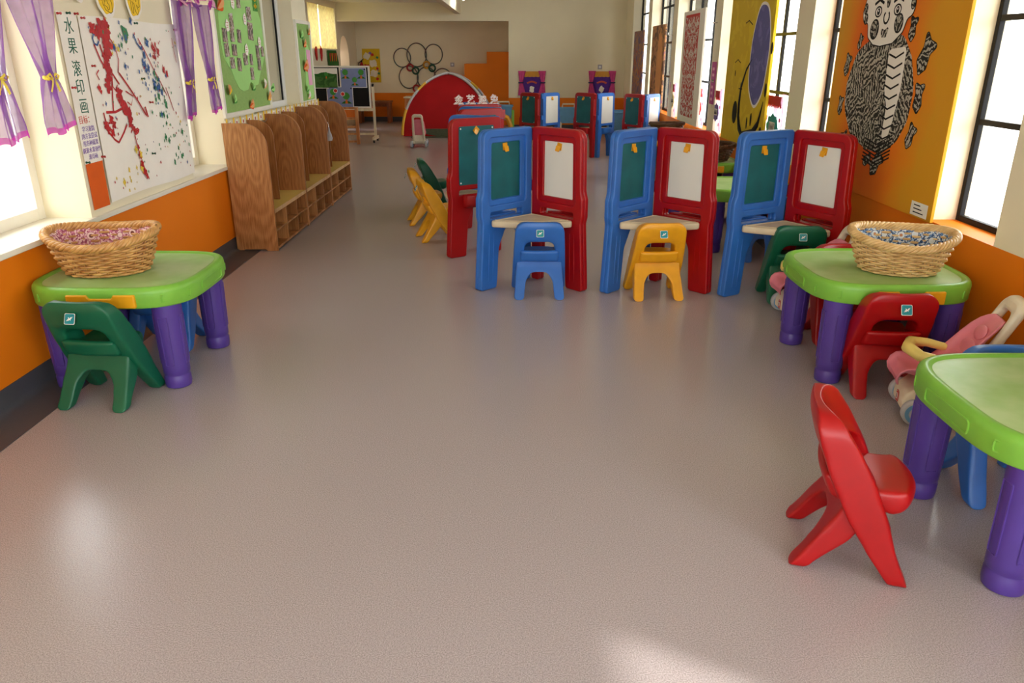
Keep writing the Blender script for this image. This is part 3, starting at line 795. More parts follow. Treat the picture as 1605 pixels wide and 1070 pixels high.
table((1.735, 2.15, 0), 0, 'green topped table on purple legs cut by the right edge, nearest the camera')
table((1.87, 6.30, 0), 0, 'green topped table seen between the second and third near drawing easels')
table((1.86, 7.85, 0), 0, 'green topped table far down the right wall under a dark brown basket')
table((1.84, 10.15, 0), 0, 'green topped table by the right wall behind the near easels, only its basket showing')

chair('red', (.945, 2.125, 0), -107, 'red child chair standing alone in the right foreground, seen from its side', sc=.99, sticker=False)
chair('green', (-1.895, 3.105, 0), -6, 'green child chair pushed up to the left table, teal sticker on its back')
chair('blue', (-1.90, 4.06, 0), 178, 'blue child chair on the far side of the left table', sc=.925)
chair('blue', (.165, 4.765, 0), 0, 'blue child chair drawn up to the leftmost of the three front easels')
chair('yellow', (.94, 4.74, 0), 3, 'yellow child chair drawn up to the middle front easel')
chair('green', (1.79, 4.66, 0), -5, 'green child chair at the front easel beside the right wall')
chair('red', (1.74, 3.235, 0), -4, 'red child chair at the yellow drawer of the right table, sticker facing out')
chair('red', (1.83, 4.17, 0), 180, 'red child chair behind the right table, seen between its purple legs')
chair('blue', (1.785, 2.585, 0), 180, 'blue child chair on the far side of the nearest right table')
chair('yellow', (-.79, 6.47, 0), -72, 'yellow child chair in front, overlapping the legs of the red easel on the left')
chair('yellow', (-.97, 7.16, 0), -78, 'yellow child chair standing just behind the nearer yellow chair')
chair('green', (-.97, 7.9, 0), -78, 'dark green child chair, hindmost of the row beside the left easels')
chair('blue', (1.93, 5.72, 0), 0, 'blue child chair half hidden behind the front easel next to the right wall')

# ------------------------------------------------------------------ drawing easel: two hinged panels round a corner desk
EA = {}
def easel_meshes():
    outer = fillet([(0, 0), (0, 1.05), (.438, 1.05), (.450, .66), (.466, .615), (.466, .50), (.455, .455), (.486, 0), (.335, 0), (.312, .28), (.25, .40), (.19, .43), (.12, .40), (.078, .28), (.07, 0)],
                   [.015, .02, .06, .1, .03, .03, .05, .02, .02, .1, .06, .06, .06, .1, .015], 6)
    slot = fillet([(.085, .478), (.39, .478), (.385, .522), (.09, .522)], .012, 4)
    win = fillet([(.055, .565), (.40, .565), (.392, 1.0), (.055, 1.0)], .025, 5)
    win2 = fillet([(.092, .60), (.366, .60), (.358, .965), (.092, .965)], .012, 4)
    m = MB(); X = Matrix(((1, 0, 0, 0), (0, 0, -1, 0), (0, 1, 0, 0), (0, 0, 0, 1)))   # drawing XY -> local xz, thickness -> -y
    m.me(plate([outer, slot], .034, .008), 0, at(0, .017, 0) @ X)          # back sheet: y 0 .. .034 (outer side +y)
    m.me(plate([outer, slot, win], .034, .008), 0, at(0, -.014, 0) @ X)    # raised frame on the inner side
    m.me(plate([fillet([(.05, .56), (.405, .56), (.397, 1.005), (.05, 1.005)], .02, 4), win2], .018, .005), 0, at(0, -.006, 0) @ X)
    # vertical ribs in the outer leg, hinge knuckles
    for u in (.375, .415): m.tube([(u, -.0305, .06), (u - .006, -.0315, .2), (u - .014, -.0305, .38)], [.002, .006, .002], 6)
    for z in (.96, .62): m.box(-.03, .03, -.02, .03, z, z + .075)
    # outer pocket shelf
    pk = [(.085, .03), (.10, .085), (.15, .118), (.225, .128), (.30, .118), (.35, .085), (.372, .03)]
    pk = fillet(pk, .03, 4)
    inner = [(u, max(.034, n - .012)) for u, n in pk]
    rings = []
    for sc, z in ((.55, .39), (.85, .405), (1, .43), (1, .485)):
        rings.append([(.228 + (u - .228) * (.9 + .1 * sc), .03 + (n - .03) * sc, z) for u, n in pk])
    rings.append([(u, n, .487) for u, n in inner]); rings.append([(.228 + (u - .228) * .96, .03 + (n - .03) * .95, .44) for u, n in inner])
    m.loft(rings, 0, cap=True)
    EA['panel'] = m.mesh('panel', ['blue_plastic'], 45)
    q = MB(); q.box(.094, .364, -.003, .0005, .602, .963); EA['inner'] = q
    q = MB(); q.me(plate([fillet([(.07, .56), (.39, .56), (.382, .995), (.07, .995)], .012, 4)], .005, .001), 0, at(0, .0365, 0) @ X)
    EA['outer'] = q
    q = MB()
    q.sphere((0, .039, 0), (.007, .004, .007), 10, 6)
    EA['screws'] = q
    q = MB(); q.box(-.02, .02, -.004, .0, -.028, .018); q.me(plate([fillet([(-.016, -.03), (.016, -.03), (.02, .006), (-.02, .006)], .005, 3)], .005, .001), 0, at(0, -.012, -.008) @ Matrix.Rotation(rad(-16), 4, 'X') @ X)
    q.tube([(-.012, -.012, -.02), (.012, -.012, -.02)], .004, 6)
    EA['clip'] = q.mesh('clip', ['yellow_plastic'], 40)
easel_meshes()
EPANEL = {}
for colr in ('blue', 'red'):
    c = EA['panel'].copy(); c.materials[0] = M[colr + '_plastic']; EPANEL[colr] = c
EBOARD = {k: (EA['inner'].mesh('board', [k], 40), EA['outer'].mesh('board', [k], 40)) for k in ('chalk_green', 'board_white')}
ESCREW = EA['screws'].mesh('screws', ['screw_white'], 40)
trays = {}
def tray_mesh(h):
    if h in trays: return trays[h]
    d1 = Vector((-math.sin(h), -math.cos(h))); d2 = Vector((math.sin(h), -math.cos(h))); n1 = Vector((math.cos(h), -math.sin(h))); n2 = Vector((-math.cos(h), -math.sin(h)))
    a = d1 * .445 + n1 * .034; b = d2 * .445 + n2 * .034; c = Vector((0, -.034 / math.sin(h) - .03))
    pts = [tuple(c + (d2 * .03)), tuple(c + d1 * .03), tuple(a)]
    for k in range(1, 8):
        t = k / 8; p = a.lerp(b, t); p.y -= .055 * math.sin(PI * t); pts.append(tuple(p))
    pts.append(tuple(b))
    pl = fillet(pts, [.01, .01, .03] + [.0] * 7 + [.03], 4)
    m = MB(); m.me(plate([pl], .045, .012), 0, at(0, 0, .4525))
    ins = inset(pl, .028) if sum(pl[i - 1][0] * pl[i][1] - pl[i][0] * pl[i - 1][1] for i in range(len(pl))) > 0 else inset(pl, -.028)
    m.tube([(x, y, .475) for x, y in ins], .0045, 6, closed=True)
    trays[h] = m.mesh('tray', ['tan_plastic'], 45)
    return trays[h]
def easel(loc, rz, half, label, group, sc=1.0, tilts=(0.1, 0.2, -0.2, 0.3)):
    h = rad(half)
    t = thing('drawing_easel', label, 'easel', loc, rad(rz), group); t.scale = (sc,) * 3
    for k, (colr, inb, outb) in enumerate((('blue', 'chalk_green', 'board_white'), ('red', 'board_white', 'chalk_green'))):
        s = -1 if k == 0 else 1
        d = Vector((s * math.sin(h), -math.cos(h), 0)); nout = Vector((s * math.cos(h), math.sin(h), 0))
        # local axes: x -> d, y -> outward normal (mirrored on one side)
        X = Matrix(((d.x, nout.x, 0, d.x * .032), (d.y, nout.y, 0, d.y * .032), (0, 0, 1, 0), (0, 0, 0, 1)))
        p = link(colr + '_panel', EPANEL[colr], t); p.matrix_local = X
        p['label'] = colr + ' framed panel with legs'
        for nm, me, lb in ((inb, EBOARD[inb][0], 'inner'), (outb, EBOARD[outb][1], 'outer')):
            o = link('chalkboard' if nm == 'chalk_green' else 'whiteboard', me, p)
            o['label'] = 'dark green chalkboard' if nm == 'chalk_green' else 'white drawing board'
        for u, z in ((.085, .978), (.368, .978), (.085, .576), (.375, .576)): link('screw', ESCREW, p).location = (u, 0, z)
        c = link('clip', EA['clip'], p); c.location = (.23, -.003, .94); c.rotation_euler = (0, tilts[k], 0); c['label'] = 'small yellow paper clip'
        c = link('clip', EA['clip'], p); c.location = (.228, .039, .968); c.rotation_euler = (0, tilts[k + 2], PI); c['label'] = 'small yellow paper clip'
    y = link('tray', tray_mesh(h), t); y['label'] = 'tan corner desk top'
    return t
g1 = 'front row of three corner easels'
easel((.122, 5.30, 0), -1, 44, 'leftmost easel of the front row, blue and red panels, a blue chair at its desk', g1)
easel((.955, 5.25, 0), -1, 43, 'middle easel of the front row, blue and red panels, a yellow chair at its desk', g1, tilts=(-.05, .1, .2, .3))
easel((1.81, 5.07, 0), -16, 44, 'rightmost easel of the front row, blue and red panels, green chair at its desk', g1, tilts=(.0, .12, .1, .3))
g2 = 'column of easels seen from behind at left centre'
easel((-.095, 6.12, 0), -86, 31, 'nearest easel of the left column, red panel with green chalkboard towards us', g2, tilts=(.1, .2, .1, .75))
easel((-.095, 7.15, 0), -88, 31, 'second easel of the left column, only its red and blue tops showing', g2)
easel((-.14, 7.78, 0), -88, 31, 'farthest easel of the left column, patterned white letters on its top edge', g2)
g3 = 'back row of easels turned corner first'
easel((.40, 12.05, 0), 180, 42, 'leftmost easel of the back row, corner towards us', g3, .905)
easel((1.245, 12.0, 0), 180, 42, 'middle easel of the back row, its blue pocket and legs showing', g3, .905)
easel((1.93, 11.75, 0), 178, 36, 'rightmost easel of the back row, beside the right wall', g3, .90)

# ------------------------------------------------------------------ wooden coat and shoe cubbies along the left wall
def cubby(y0, y1, label):
    t = thing('shoe_cubby', label, 'cubby', (-2.255, y0, 0), 0, 'wooden cubbies along the left wall')
    L = y1 - y0; D = .335; th = .017
    side = [(0, 0), (.055, 0), (.06, .012), (D - .1, .012), (D - .09, 0), (D, 0), (D, .80)]
    side += [(D - .17 + .17 * math.cos(rad(a)), .82 + .183 * math.sin(rad(a))) for a in range(0, 91, 9)] + [(0, 1.003)]
    for y in (0, L - th):
        m = MB(); m.prism([(x, z) for x, z in side], y, y + th); m.build('side_panel', 'oak_knot' if (y0 < 6.1 and y == 0) else ('oak_cathedral' if y else 'oak'), t, bevel=.002, angle=30)
    dv = [(0.01, .335), (.24, .335), (.24, .85)] + [(.24 - .13 + .13 * math.cos(rad(a)), .85 + .14 * math.sin(rad(a))) for a in range(0, 91, 9)] + [(.01, .99)]
    m = MB(); m.prism(dv, L * .5 - .007, L * .5 + .007); m.build('divider', 'oak', t, bevel=.002, angle=30)
    m = MB(); m.box(.0, .012, th, L - th, .02, .93); m.build('back_panel', 'oak', t)
    m = MB(); m.box(.012, D - .004, th, L - th, .306, .332, 0); m.box(D - .004, D, th, L - th, .304, .334, 1)
    o = m.build('bench_top', ['yellow_laminate', 'oak_light'], t); o['label'] = 'yellow laminate bench top'
    m = MB(); m.box(.012, D - .003, th, L - th, .155, .17, 0); m.box(.012, D - .003, th, L - th, .012, .03, 0)
    for k in (1, 2): m.box(.012, D - .003, th + (L - 2 * th) * k / 3 - .007, th + (L - 2 * th) * k / 3 + .007, .03, .306, 0)
    m.build('shoe_rack', 'oak', t, bevel=.0015)
    m = MB(); m.box(0.012, .03, th, L - th, .955, 1.02, 0)
    for k in range(7): y = th + .02 + (L - 2 * th - .04) * k / 6; m.box(.03, .036, y - .006, y + .006, .955, 1.03, 1)
    for k in range(6):
        y = th + .02 + (L - 2 * th - .04) * (k + .5) / 6; m.box(.03, .032, y - .03, y + .02, .965, 1.01, 2)
        m.box(.032, .0325, y - .018, y + .006, .975, 1.0, 3)
    o = m.build('name_rail', ['cream_wood', 'paper_yellow', 'paper_white', 'paint_red'], t); o['label'] = 'cream rail of name cards'
    for k in range(4):
        y = th + .1 + (L - 2 * th - .2) * k / 3
        m = MB(); m.tube([(.034, y, .955), (.06, y, .945), (.075, y, .955), (.078, y, .975)], .003, 6); m.tube([(.034, y, .94), (.05, y, .925), (.06, y, .935)], .003, 6)
        m.build('coat_hook', 'metal', t)
    return t
cubby(6.05, 7.045, 'wooden cubby nearest the camera, its whole knotty end panel showing')
cubby(7.055, 8.045, 'middle wooden cubby, between the nearest cubby and the farthest one')
cubby(8.055, 9.05, 'wooden cubby farthest from the camera, in front of the whiteboard')
o = thing('plastic_bag', 'small crumpled clear bag hanging at the front edge of the farthest cubby', 'bag', (-1.905, 8.07, .66))
m = MB(); m.lathe([(.004, .14), (.008, .11), (.022, .07), (.032, .03), (.026, .005), (.0, .0)], 12, cap=False); m.build('pouch', 'bag_film', o)
m = MB(); m.tube([(-.012, 0, .19), (-.004, 0, .17), (0, 0, .13)], .003, 5); m.build('cord', 'metal', o)

# ------------------------------------------------------------------ toy doll strollers
SM = {}
def stroller(loc, rz, label, tray=True, sc=1.0):
    """faces local +y"""
    t = thing('doll_stroller', label, 'toy stroller', loc, rad(rz), 'pink and cream toy strollers'); t.scale = (sc,) * 3
    if not SM:
        m = MB()   # rear handle loop: a tall rounded frame leaning back
        lo = fillet([(-.112, .05), (.112, .05), (.092, .56), (-.092, .56)], [.03, .03, .055, .055], 7)
        hi = fillet([(-.072, .115), (.072, .115), (.058, .505), (-.058, .505)], [.02, .02, .03, .03], 6)
        pm = plate([lo, hi], .045, .016)
        m.me(pm, 0, Matrix(((1, 0, 0, 0), (0, -.46, -1, .02), (0, 1, 0, 0), (0, 0, 0, 1))))
        # front base block between the front wheels
        rings = []
        for y, z0, z1, w in ((-.05, .10, .20, .085), (.02, .09, .20, .10), (.09, .05, .17, .098), (.14, .04, .12, .09), (.152, .05, .10, .085)):
            rings.append([(x, y, z) for x, z in fillet([(-w, z0), (w, z0), (w * .94, z1), (-w * .94, z1)], .016, 4)])
        m.loft(rings, 0)
        m.box(-.105, -.075, -.12, .06, .07, .10); m.box(.075, .105, -.12, .06, .07, .10)
        SM['frame'] = m.mesh('frame', ['cream_plastic'], 45)
        m = MB()   # bucket seat: shell following a reclined profile
        prof = [(.175, .155), (.19, .195), (.165, .225), (.12, .205), (.05, .185), (.0, .20), (-.045, .26), (-.10, .36), (-.15, .44), (-.185, .47)]
        rings = []
        for i, (y, z) in enumerate(prof):
            a = prof[max(0, i - 1)]; b = prof[min(len(prof) - 1, i + 1)]
            ty, tz = b[0] - a[0], b[1] - a[1]; l = math.hypot(ty, tz); ny, nz = tz / l, -ty / l
            if i < 4: ny, nz = -abs(ny) if False else ny, nz
            s_ = i / (len(prof) - 1)
            w = .098 + .02 * math.sin(PI * s_) - (.045 if i == len(prof) - 1 else 0) - (.02 if i == 0 else 0)
            lip = .045 * math.sin(PI * min(1, s_ * 1.05)) + .005
            row = []
            for q in range(13):
                u = -1 + q / 6; x = u * w
                d = lip * (abs(u) ** 5) + .006 * (1 if abs(u) < .6 else 0) * math.sin(i * 2.2)
                row.append((x, y + ny * d, z + nz * d))
            rings.append(row)
        m.loft(rings, 0, cap=False, closed=False)
        me = m.mesh('seat', ['pink_plastic'], 60, fix=False)
        SM['seat'] = me
        m = MB()
        for q, (y, z, w_) in enumerate(((-.042, .272, .062), (-.078, .337, .068), (-.116, .402, .056))):
            m.sphere((0, 0, 0), (w_, .033, .008), 18, 8, 0, at(0, y, z) @ Matrix.Rotation(rad(-60), 4, 'X'))
        SM['cushion'] = m.mesh('cushion', ['pink_plastic'], 60)
        m = MB()
        m.tube([(-.108, -.03, .285), (-.112, .05, .30), (-.095, .12, .305), (0, .15, .308), (.095, .12, .305), (.112, .05, .30), (.108, -.03, .285)], [.018, .02, .024, .027, .024, .02, .018], 10)
        SM['arm'] = m.mesh('arm', ['pale_yellow_plastic'], 60)
        m = MB(); RX = Matrix.Rotation(PI / 2, 4, 'Y')
        m.lathe([(.012, -.022), (.05, -.02), (.058, -.012), (.058, .012), (.05, .02), (.012, .022)], 22, 0, RX); m.lathe([(.0, -.024), (.016, -.0235), (.016, .0235), (0, .024)], 12, 1, RX, cap=False)
        m.lathe([(.03, -.0225), (.046, -.0215), (.046, .0215), (.03, .0225)], 20, 2, RX, cap=False)
        SM['wheel'] = m.mesh('wheel', ['grey_wheel', 'black_steel', 'light_blue_plastic'], 50)
        m = MB(); pm = plate([sup(28, .019, .026, 4)], .002, .0); m.me(pm, 0); m.me(plate([sup(24, .0165, .0235, 4)], .003), 1); m.me(plate([sup(24, .0145, .0215, 4)], .004), 0)
        m.me(plate([sup(20, .011, .014, 4)], .005), 1); m.box(-.004, -.002, -.010, .010, .0025, .003, 2); m.box(.001, .003, -.010, .010, .0025, .003, 2)
        SM['badge'] = m.mesh('badge', ['card_red', 'screw_white', 'paper_black'], 40)
    link('frame', SM['frame'], t)
    o = link('seat', SM['seat'], t); o['label'] = 'pink bucket seat'
    sd = o.modifiers.new('thick', 'SOLIDIFY'); sd.thickness = .012; sd.offset = 0
    sb = o.modifiers.new('sub', 'SUBSURF'); sb.levels = sb.render_levels = 1
    link('cushion', SM['cushion'], t)['label'] = 'padded pink back cushion'
    if tray: link('arm_bar', SM['arm'], t)['label'] = 'pale yellow arm bar'
    for x in (-.125, .125):
        for y, w in ((.105, 1), (-.12, 1)):
            k = link('wheel', SM['wheel'], t); k.location = (x, y, .058)
    b = link('badge', SM['badge'], t); b.matrix_local = at(0.0, .1545, .078) @ STAND @ Matrix.Rotation(PI, 4, 'Y')
    b['label'] = 'red and white oval maker badge'
    return t
stroller((1.86, 3.05, 0), 76, 'pink and cream toy stroller behind the nearest right table, yellow arm bar raised', sc=1.0)
stroller((1.77, 4.41, 0), 90, 'pink toy stroller half hidden behind the blue lined basket', sc=1.0)
stroller((-1.64, 13.5, 0), 2, 'white and pink toy stroller on the open floor in front of the red tent', tray=False)
stroller((2.02, 7.2, 0), 60, 'pink toy stroller seen between the middle and right front easels', sc=1.0)

# ------------------------------------------------------------------ woven baskets
def basket(loc, rz, a, b, h, tilt, mats, label, liner=None, flat=.0, rows=13):
    t = thing('wicker_basket', label, 'basket', loc, rad(rz), None)
    n = 28; seg = n * 5; body = MB()
    def sc(u): return .72 + .28 * (u ** .75)
    def zz(u, th): return h * u * (1 + flat * math.cos(2 * th) * u + tilt * math.sin(th) * u)
    for r in range(rows):
        u = (r + .5) / rows; pts = []
        for i in range(seg):
            th = 2 * PI * i / seg; w = .0085 * math.cos(n * th / 2 * 1.0 + PI * r); s_ = sc(u)
            pts.append(((a * s_ + w) * math.cos(th), (b * s_ + w) * math.sin(th), zz(u, th) + .003))
        body.tube(pts, h / rows * .5, 6, closed=True, mi=0)
    m = MB(); m.prism(sup(48, a * .73, b * .73, 2), .002, .012, plane='xy'); m.build('base', [mats[0]], t)
    m = MB()
    for k in range(n):
        th = 2 * PI * (k + .0) / n; m.tube([(a * sc(u) * math.cos(th), b * sc(u) * math.sin(th), zz(u, th) + .003) for u in (0, .25, .5, .75, 1)], .0038, 5)
    body.me(m.mesh('stakes', [mats[0]])); body.build('weave', [mats[0]], t, angle=80)
    m = MB(); N = 260
    for s_ in range(5):
        pts = []
        for i in range(N):
            th = 2 * PI * i / N; tw = 2 * PI * s_ / 5 + th * 13
            ro = .0125 * math.cos(tw); zo = .0125 * math.sin(tw)
            pts.append(((a + .004 + ro) * math.cos(th), (b + .004 + ro) * math.sin(th), zz(1, th) + .012 + zo))
        m.tube(pts, .0095, 6, closed=True, mi=0)
    m.build('braided_rim', [mats[1]], t, angle=80)
    if liner:
        rings = []
        for u in (1.0, .85, .6, .35, .12, .06):
            ring = []
            for i in range(72):
                th = 2 * PI * i / 72; s_ = sc(u) - .045 - (.0 if u > .1 else .1); wv = 1 + .02 * math.sin(th * 9 + u * 5)
                ring.append((a * s_ * wv * math.cos(th), b * s_ * wv * math.sin(th), zz(u, th) + .008))
            rings.append(ring)
        m = MB(); m.loft(rings, 0, cap=False); o = len(m.v); m.add([(0, 0, h * .05)] + rings[-1], [(0, 1 + i, 1 + (i + 1) % 72) for i in range(72)], 0)
        o = m.build('liner', [liner], t, angle=70, fix=False); o['label'] = 'printed fabric lining'
    return t
basket((-1.985, 3.60, TZ + .001), 8, .245, .18, .175, .10, ('wicker', 'wicker'), 'wicker basket lined with pink printed cloth on the left table', 'pink_print', .10)
basket((1.88, 3.62, TZ + .001), -16, .228, .17, .165, .12, ('wicker_pale', 'wicker_pale'), 'pale wicker basket lined with blue printed cloth on the right table', 'blue_print', .08)
basket((1.93, 7.75, TZ + .001), 10, .26, .19, .14, .05, ('wicker_dark', 'wicker_dark'), 'dark brown wicker basket on the table between two front easels', None, .03, 11)
basket((1.96, 10.1, TZ + .001), 6, .21, .15, .15, .0, ('wicker_dark', 'wicker_dark'), 'small dark wicker basket by the wall beyond the red paper cut board', None, .03, 10)
basket((1.93, 2.14, TZ + .001), 8, .225, .16, .16, .10, ('wicker', 'wicker'), 'wicker basket on the nearest right table, past the right edge', 'pink_print', .08)

# ------------------------------------------------------------------ left wall: paintings, strips, curtains, green boards
LWX = XL + 0.004
def wall_thing(name, label, cat, side, y, z, off=0.004, group=None):
    """things hung on a side wall are drawn in local xz facing -y"""
    if side == 'L': return thing(name, label, cat, (XL + off, y, z), rad(90), group)
    return thing(name, label, cat, (XR - off, y, z), rad(-90), group)
def sheet(name, w, h, mt, parent, th=.0015, x0=None, sag=0.0):
    m = MB(); x0 = -w / 2 if x0 is None else x0
    m.box(x0, x0 + w, -th, 0, 0, h); return m.build(name, mt, parent)
def flat(m, poly, y, mi, th=.0008):
    m.prism(poly, y - th, y, mi)
def pins(parent, pts, mats=('extinguisher_red', 'ring_green', 'ring_red')):
    for i, (x, z) in enumerate(pts):
        m = MB(); m.tube([(x, -.002, z), (x, -.008, z)], .006, 8); m.tube([(x, -.008, z), (x, -.018, z)], .0035, 8); m.tube([(x, -.018, z), (x, -.023, z)], .0065, 8)
        m.build('push_pin', mats[i % len(mats)], parent)

P = wall_thing('splatter_painting', 'large white sheet with red, blue and green paint splatters between the purple curtains', 'painting', 'L', 4.255, .722, .012)
m = MB(); NX = 16
vs = []; fs = []
for j in range(2):
    for i in range(NX + 1):
        for k in range(9):
            x = 1.19 * i / NX; z = .965 * k / 8 + .006 * math.sin(x * 5); vs.append((x, -.001 - .0015 * j - .004 * math.sin(x * 9) * (1 - k / 8), z))
W9 = 9; HB = (NX + 1) * 9
for j in range(2):
    for i in range(NX):
        for k in range(8): a = j * HB + i * 9 + k; fs.append((a, a + 9, a + 10, a + 1))
m.add(vs, fs); m.build('paper', 'paper_white', P, fix=False)
rnd = random.Random(11); m = MB()
def put(y, z, r, mi, seed, ax=1.0, j=.55): flat(m, blob(y - 4.255, z - .722, r, r * ax, 22, j, seed, 4), -.0078 - .0002 * (seed % 7), mi)
red = [(4.37, 1.63, .028), (4.42, 1.61, .03), (4.46, 1.645, .035), (4.52, 1.65, .03), (4.49, 1.61, .05), (4.50, 1.57, .05), (4.49, 1.53, .04), (4.47, 1.49, .035), (4.45, 1.44, .03), (4.47, 1.42, .028), (4.46, 1.38, .025), (4.43, 1.33, .03),
       (4.43, 1.36, .022), (4.33, 1.33, .014), (4.345, 1.31, .01), (4.54, 1.29, .032), (4.55, 1.25, .03), (4.57, 1.21, .03), (4.60, 1.19, .035), (4.62, 1.16, .026), (4.61, 1.12, .022), (4.64, 1.09, .018), (4.40, 1.16, .02), (4.42, 1.13, .02), (4.33, 1.135, .02), (4.35, 1.115, .022), (4.39, 1.09, .02), (4.66, 1.07, .018), (4.69, 1.075, .012), (4.66, .98, .012), (4.66, .93, .014), (4.67, .88, .018), (4.69, .83, .02), (4.71, .80, .014)]
for i, (y, z, r) in enumerate(red): put(y, z, r, 0, i, 1.1)
strk = [([(4.36, 1.55), (4.40, 1.47), (4.44, 1.42), (4.48, 1.36), (4.46, 1.28), (4.44, 1.2)], .006), ([(4.52, 1.6), (4.58, 1.55), (4.60, 1.47), (4.57, 1.4)], .004), ([(4.42, 1.55), (4.45, 1.45), (4.52, 1.38), (4.56, 1.34)], .006), ([(4.43, 1.5), (4.50, 1.42), (4.48, 1.33), (4.52, 1.3)], .005),
        ([(4.36, 1.2), (4.46, 1.195), (4.55, 1.21)], .007), ([(4.33, 1.2), (4.345, 1.1), (4.40, 1.05), (4.44, 1.03)], .006), ([(4.44, 1.03), (4.52, 1.08), (4.57, 1.12)], .006), ([(4.58, 1.4), (4.68, 1.31), (4.76, 1.23), (4.83, 1.15)], .006), ([(4.83, 1.20), (4.85, 1.14)], .008),
        ([(4.88, 1.59), (4.96, 1.50), (5.02, 1.42), (5.10, 1.33), (5.16, 1.25)], .004), ([(5.16, 1.3), (5.2, 1.22), (5.23, 1.15)], .004), ([(4.62, 1.3), (4.7, 1.27), (4.66, 1.22), (4.62, 1.24)], .004), ([(4.36, 1.42), (4.33, 1.40), (4.35, 1.37)], .004), ([(4.64, 1.05), (4.66, .95), (4.69, .86), (4.73, .78)], .005), ([(5.36, 1.6), (5.38, 1.45)], .003)]
for pts, r in strk: m.tube([(y - 4.255, -.0078, z - .722) for y, z in pts], r, 6, mi=0, flat=.12)
for i in range(90):
    y = 4.3 + rnd.random() * 1.1; z = .76 + rnd.random() * .9; c = rnd.choice([0, 0, 0, 1, 1, 2, 2, 3]); put(y, z, .0025 + .005 * rnd.random() ** 2, c, i, 1.4)
for cx, cz, sx, sz, c, n in ((5.0, 1.44, .09, .08, 2, 26), (5.09, 1.5, .05, .06, 0, 20), (5.08, 1.24, .05, .12, 1, 30), (4.70, 1.60, .03, .05, 1, 6), (4.66, 1.5, .05, .06, 2, 12), (4.57, 1.57, .04, .06, 3, 8), (5.2, .95, .12, .1, 1, 20), (4.5, .82, .1, .08, 3, 12), (5.0, 1.35, .05, .08, 2, 14), (4.5, 1.57, .03, .04, 1, 5)):
    for i in range(n): put(cx + rnd.gauss(0, sx), cz + rnd.gauss(0, sz), .004 + .012 * rnd.random() ** 2, c, i + 100, 1.5)
for a in range(5): m.tube([(4.70 - 4.255 + a * .012, -.0078, 1.655 - .722 - a * .004), (4.73 - 4.255 + a * .008, -.0078, 1.56 - .722 + .01 * a)], .008, 6, mi=1, flat=.12)
m.tube([(4.385 - 4.255 + .03 * math.cos(a), -.0078, 1.575 - .722 + .03 * math.sin(a)) for a in (1, 2, 3, 4, 5, 6)], .006, 6, mi=2, flat=.12)
m.tube([(4.83 - 4.255, -.0078, 1.61 - .722), (4.86 - 4.255, -.0078, 1.56 - .722), (4.9 - 4.255, -.0078, 1.53 - .722)], .006, 6, mi=2, flat=.12)
o = m.build('paint', ['paint_red', 'paint_green', 'paint_blue', 'paint_yellow'], P, angle=60); o['label'] = 'red, green, blue and yellow paint splashes'
pins(P, [(.03, .955), (.62, .95), (1.17, .93), (.05, .72), (.60, .64), (.66, .50), (.12, .42), (.58, .20)])

P = wall_thing('title_strip', 'narrow white paper strip with green Chinese characters beside the splatter painting', 'paper strip', 'L', 4.165, .955, .006)
sheet('paper', .185, .745, 'paper_white', P)
m = MB()
for ch, z in zip('水果滚印画', (1.63, 1.535, 1.425, 1.335, 1.24)): m.me(text_mesh(ch, .085), 0, at(0, -.0022, z - .955) @ STAND)
m.me(text_mesh('目标：', .045), 1, at(-.01, -.0022, 1.175 - .955) @ STAND)
for ln, z in zip(('学习滚筒', '的方法尝试', '用各种蔬果', '刷滚水果创作', '滚印画'), (1.128, 1.092, 1.056, 1.02, .985)): m.me(text_mesh(ln, .031), 2, at(0, -.0022, z - .955) @ STAND)
m.build('writing', ['ink_green', 'ink_red', 'ink_purple'], P, fix=False)['label'] = 'green, red and purple brush writing'
pins(P, [(-.085, .735), (.0, .74), (.075, .74), (-.08, .385), (-.085, .01), (.08, .02)])
P = wall_thing('orange_sheet', 'plain orange paper sheet below the white character strip', 'paper', 'L', 4.165, .712, .004)
sheet('paper', .17, .25, 'paper_orange', P)

def cutout(y, z, h, w, lines, label, seed):
    P = wall_thing('letter_cutout', label, 'cut-out letter', 'L', y, z, .02)
    m = MB(); bl = blob(0, h / 2, w / 2, h / 2, 40, .10, seed, 3); flat(m, bl, 0, 0, .003); m.build('backing', 'paper_white', P)
    m = MB(); flat(m, [(x * .82, h / 2 + (z_ - h / 2) * .84) for x, z_ in bl], -.003, 0, .003); m.build('letter', 'paper_yellow', P)['label'] = 'yellow letter shape'
    m = MB()
    for pts in lines: m.tube([(x, -.0065, z_) for x, z_ in pts], .0018, 5, flat=.4)
    m.build('outline', 'paper_black', P)
cutout(4.30, 1.755, .26, .20, [[(-.03, .05), (.0, .04), (.04, .05)]], 'white edged yellow cut-out letter, first of the row above the painting', 3)
cutout(4.56, 1.683, .27, .21, [[(-.045, .12), (-.045, .08), (-.02, .045), (.03, .03), (.055, .04), (.055, .08), (.035, .16)], [(-.02, .10), (-.03, .07), (-.0, .06), (.005, .045), (.02, .05), (.025, .075), (.01, .08), (.005, .11), (-.01, .11), (-.015, .085)]], 'white edged yellow cut-out letter, middle of the row above the painting', 5)
cutout(4.895, 1.69, .27, .21, [[(-.045, .15), (-.05, .09), (-.045, .04), (-.03, .035), (-.02, .06), (-.03, .10), (-.01, .09), (.0, .045), (.02, .03), (.035, .05), (.02, .085), (.04, .07), (.055, .075), (.06, .11), (.04, .13)], [(-.01, .13), (.02, .125), (.02, .10)]], 'white edged yellow cut-out letter, last of the row above the painting', 8)

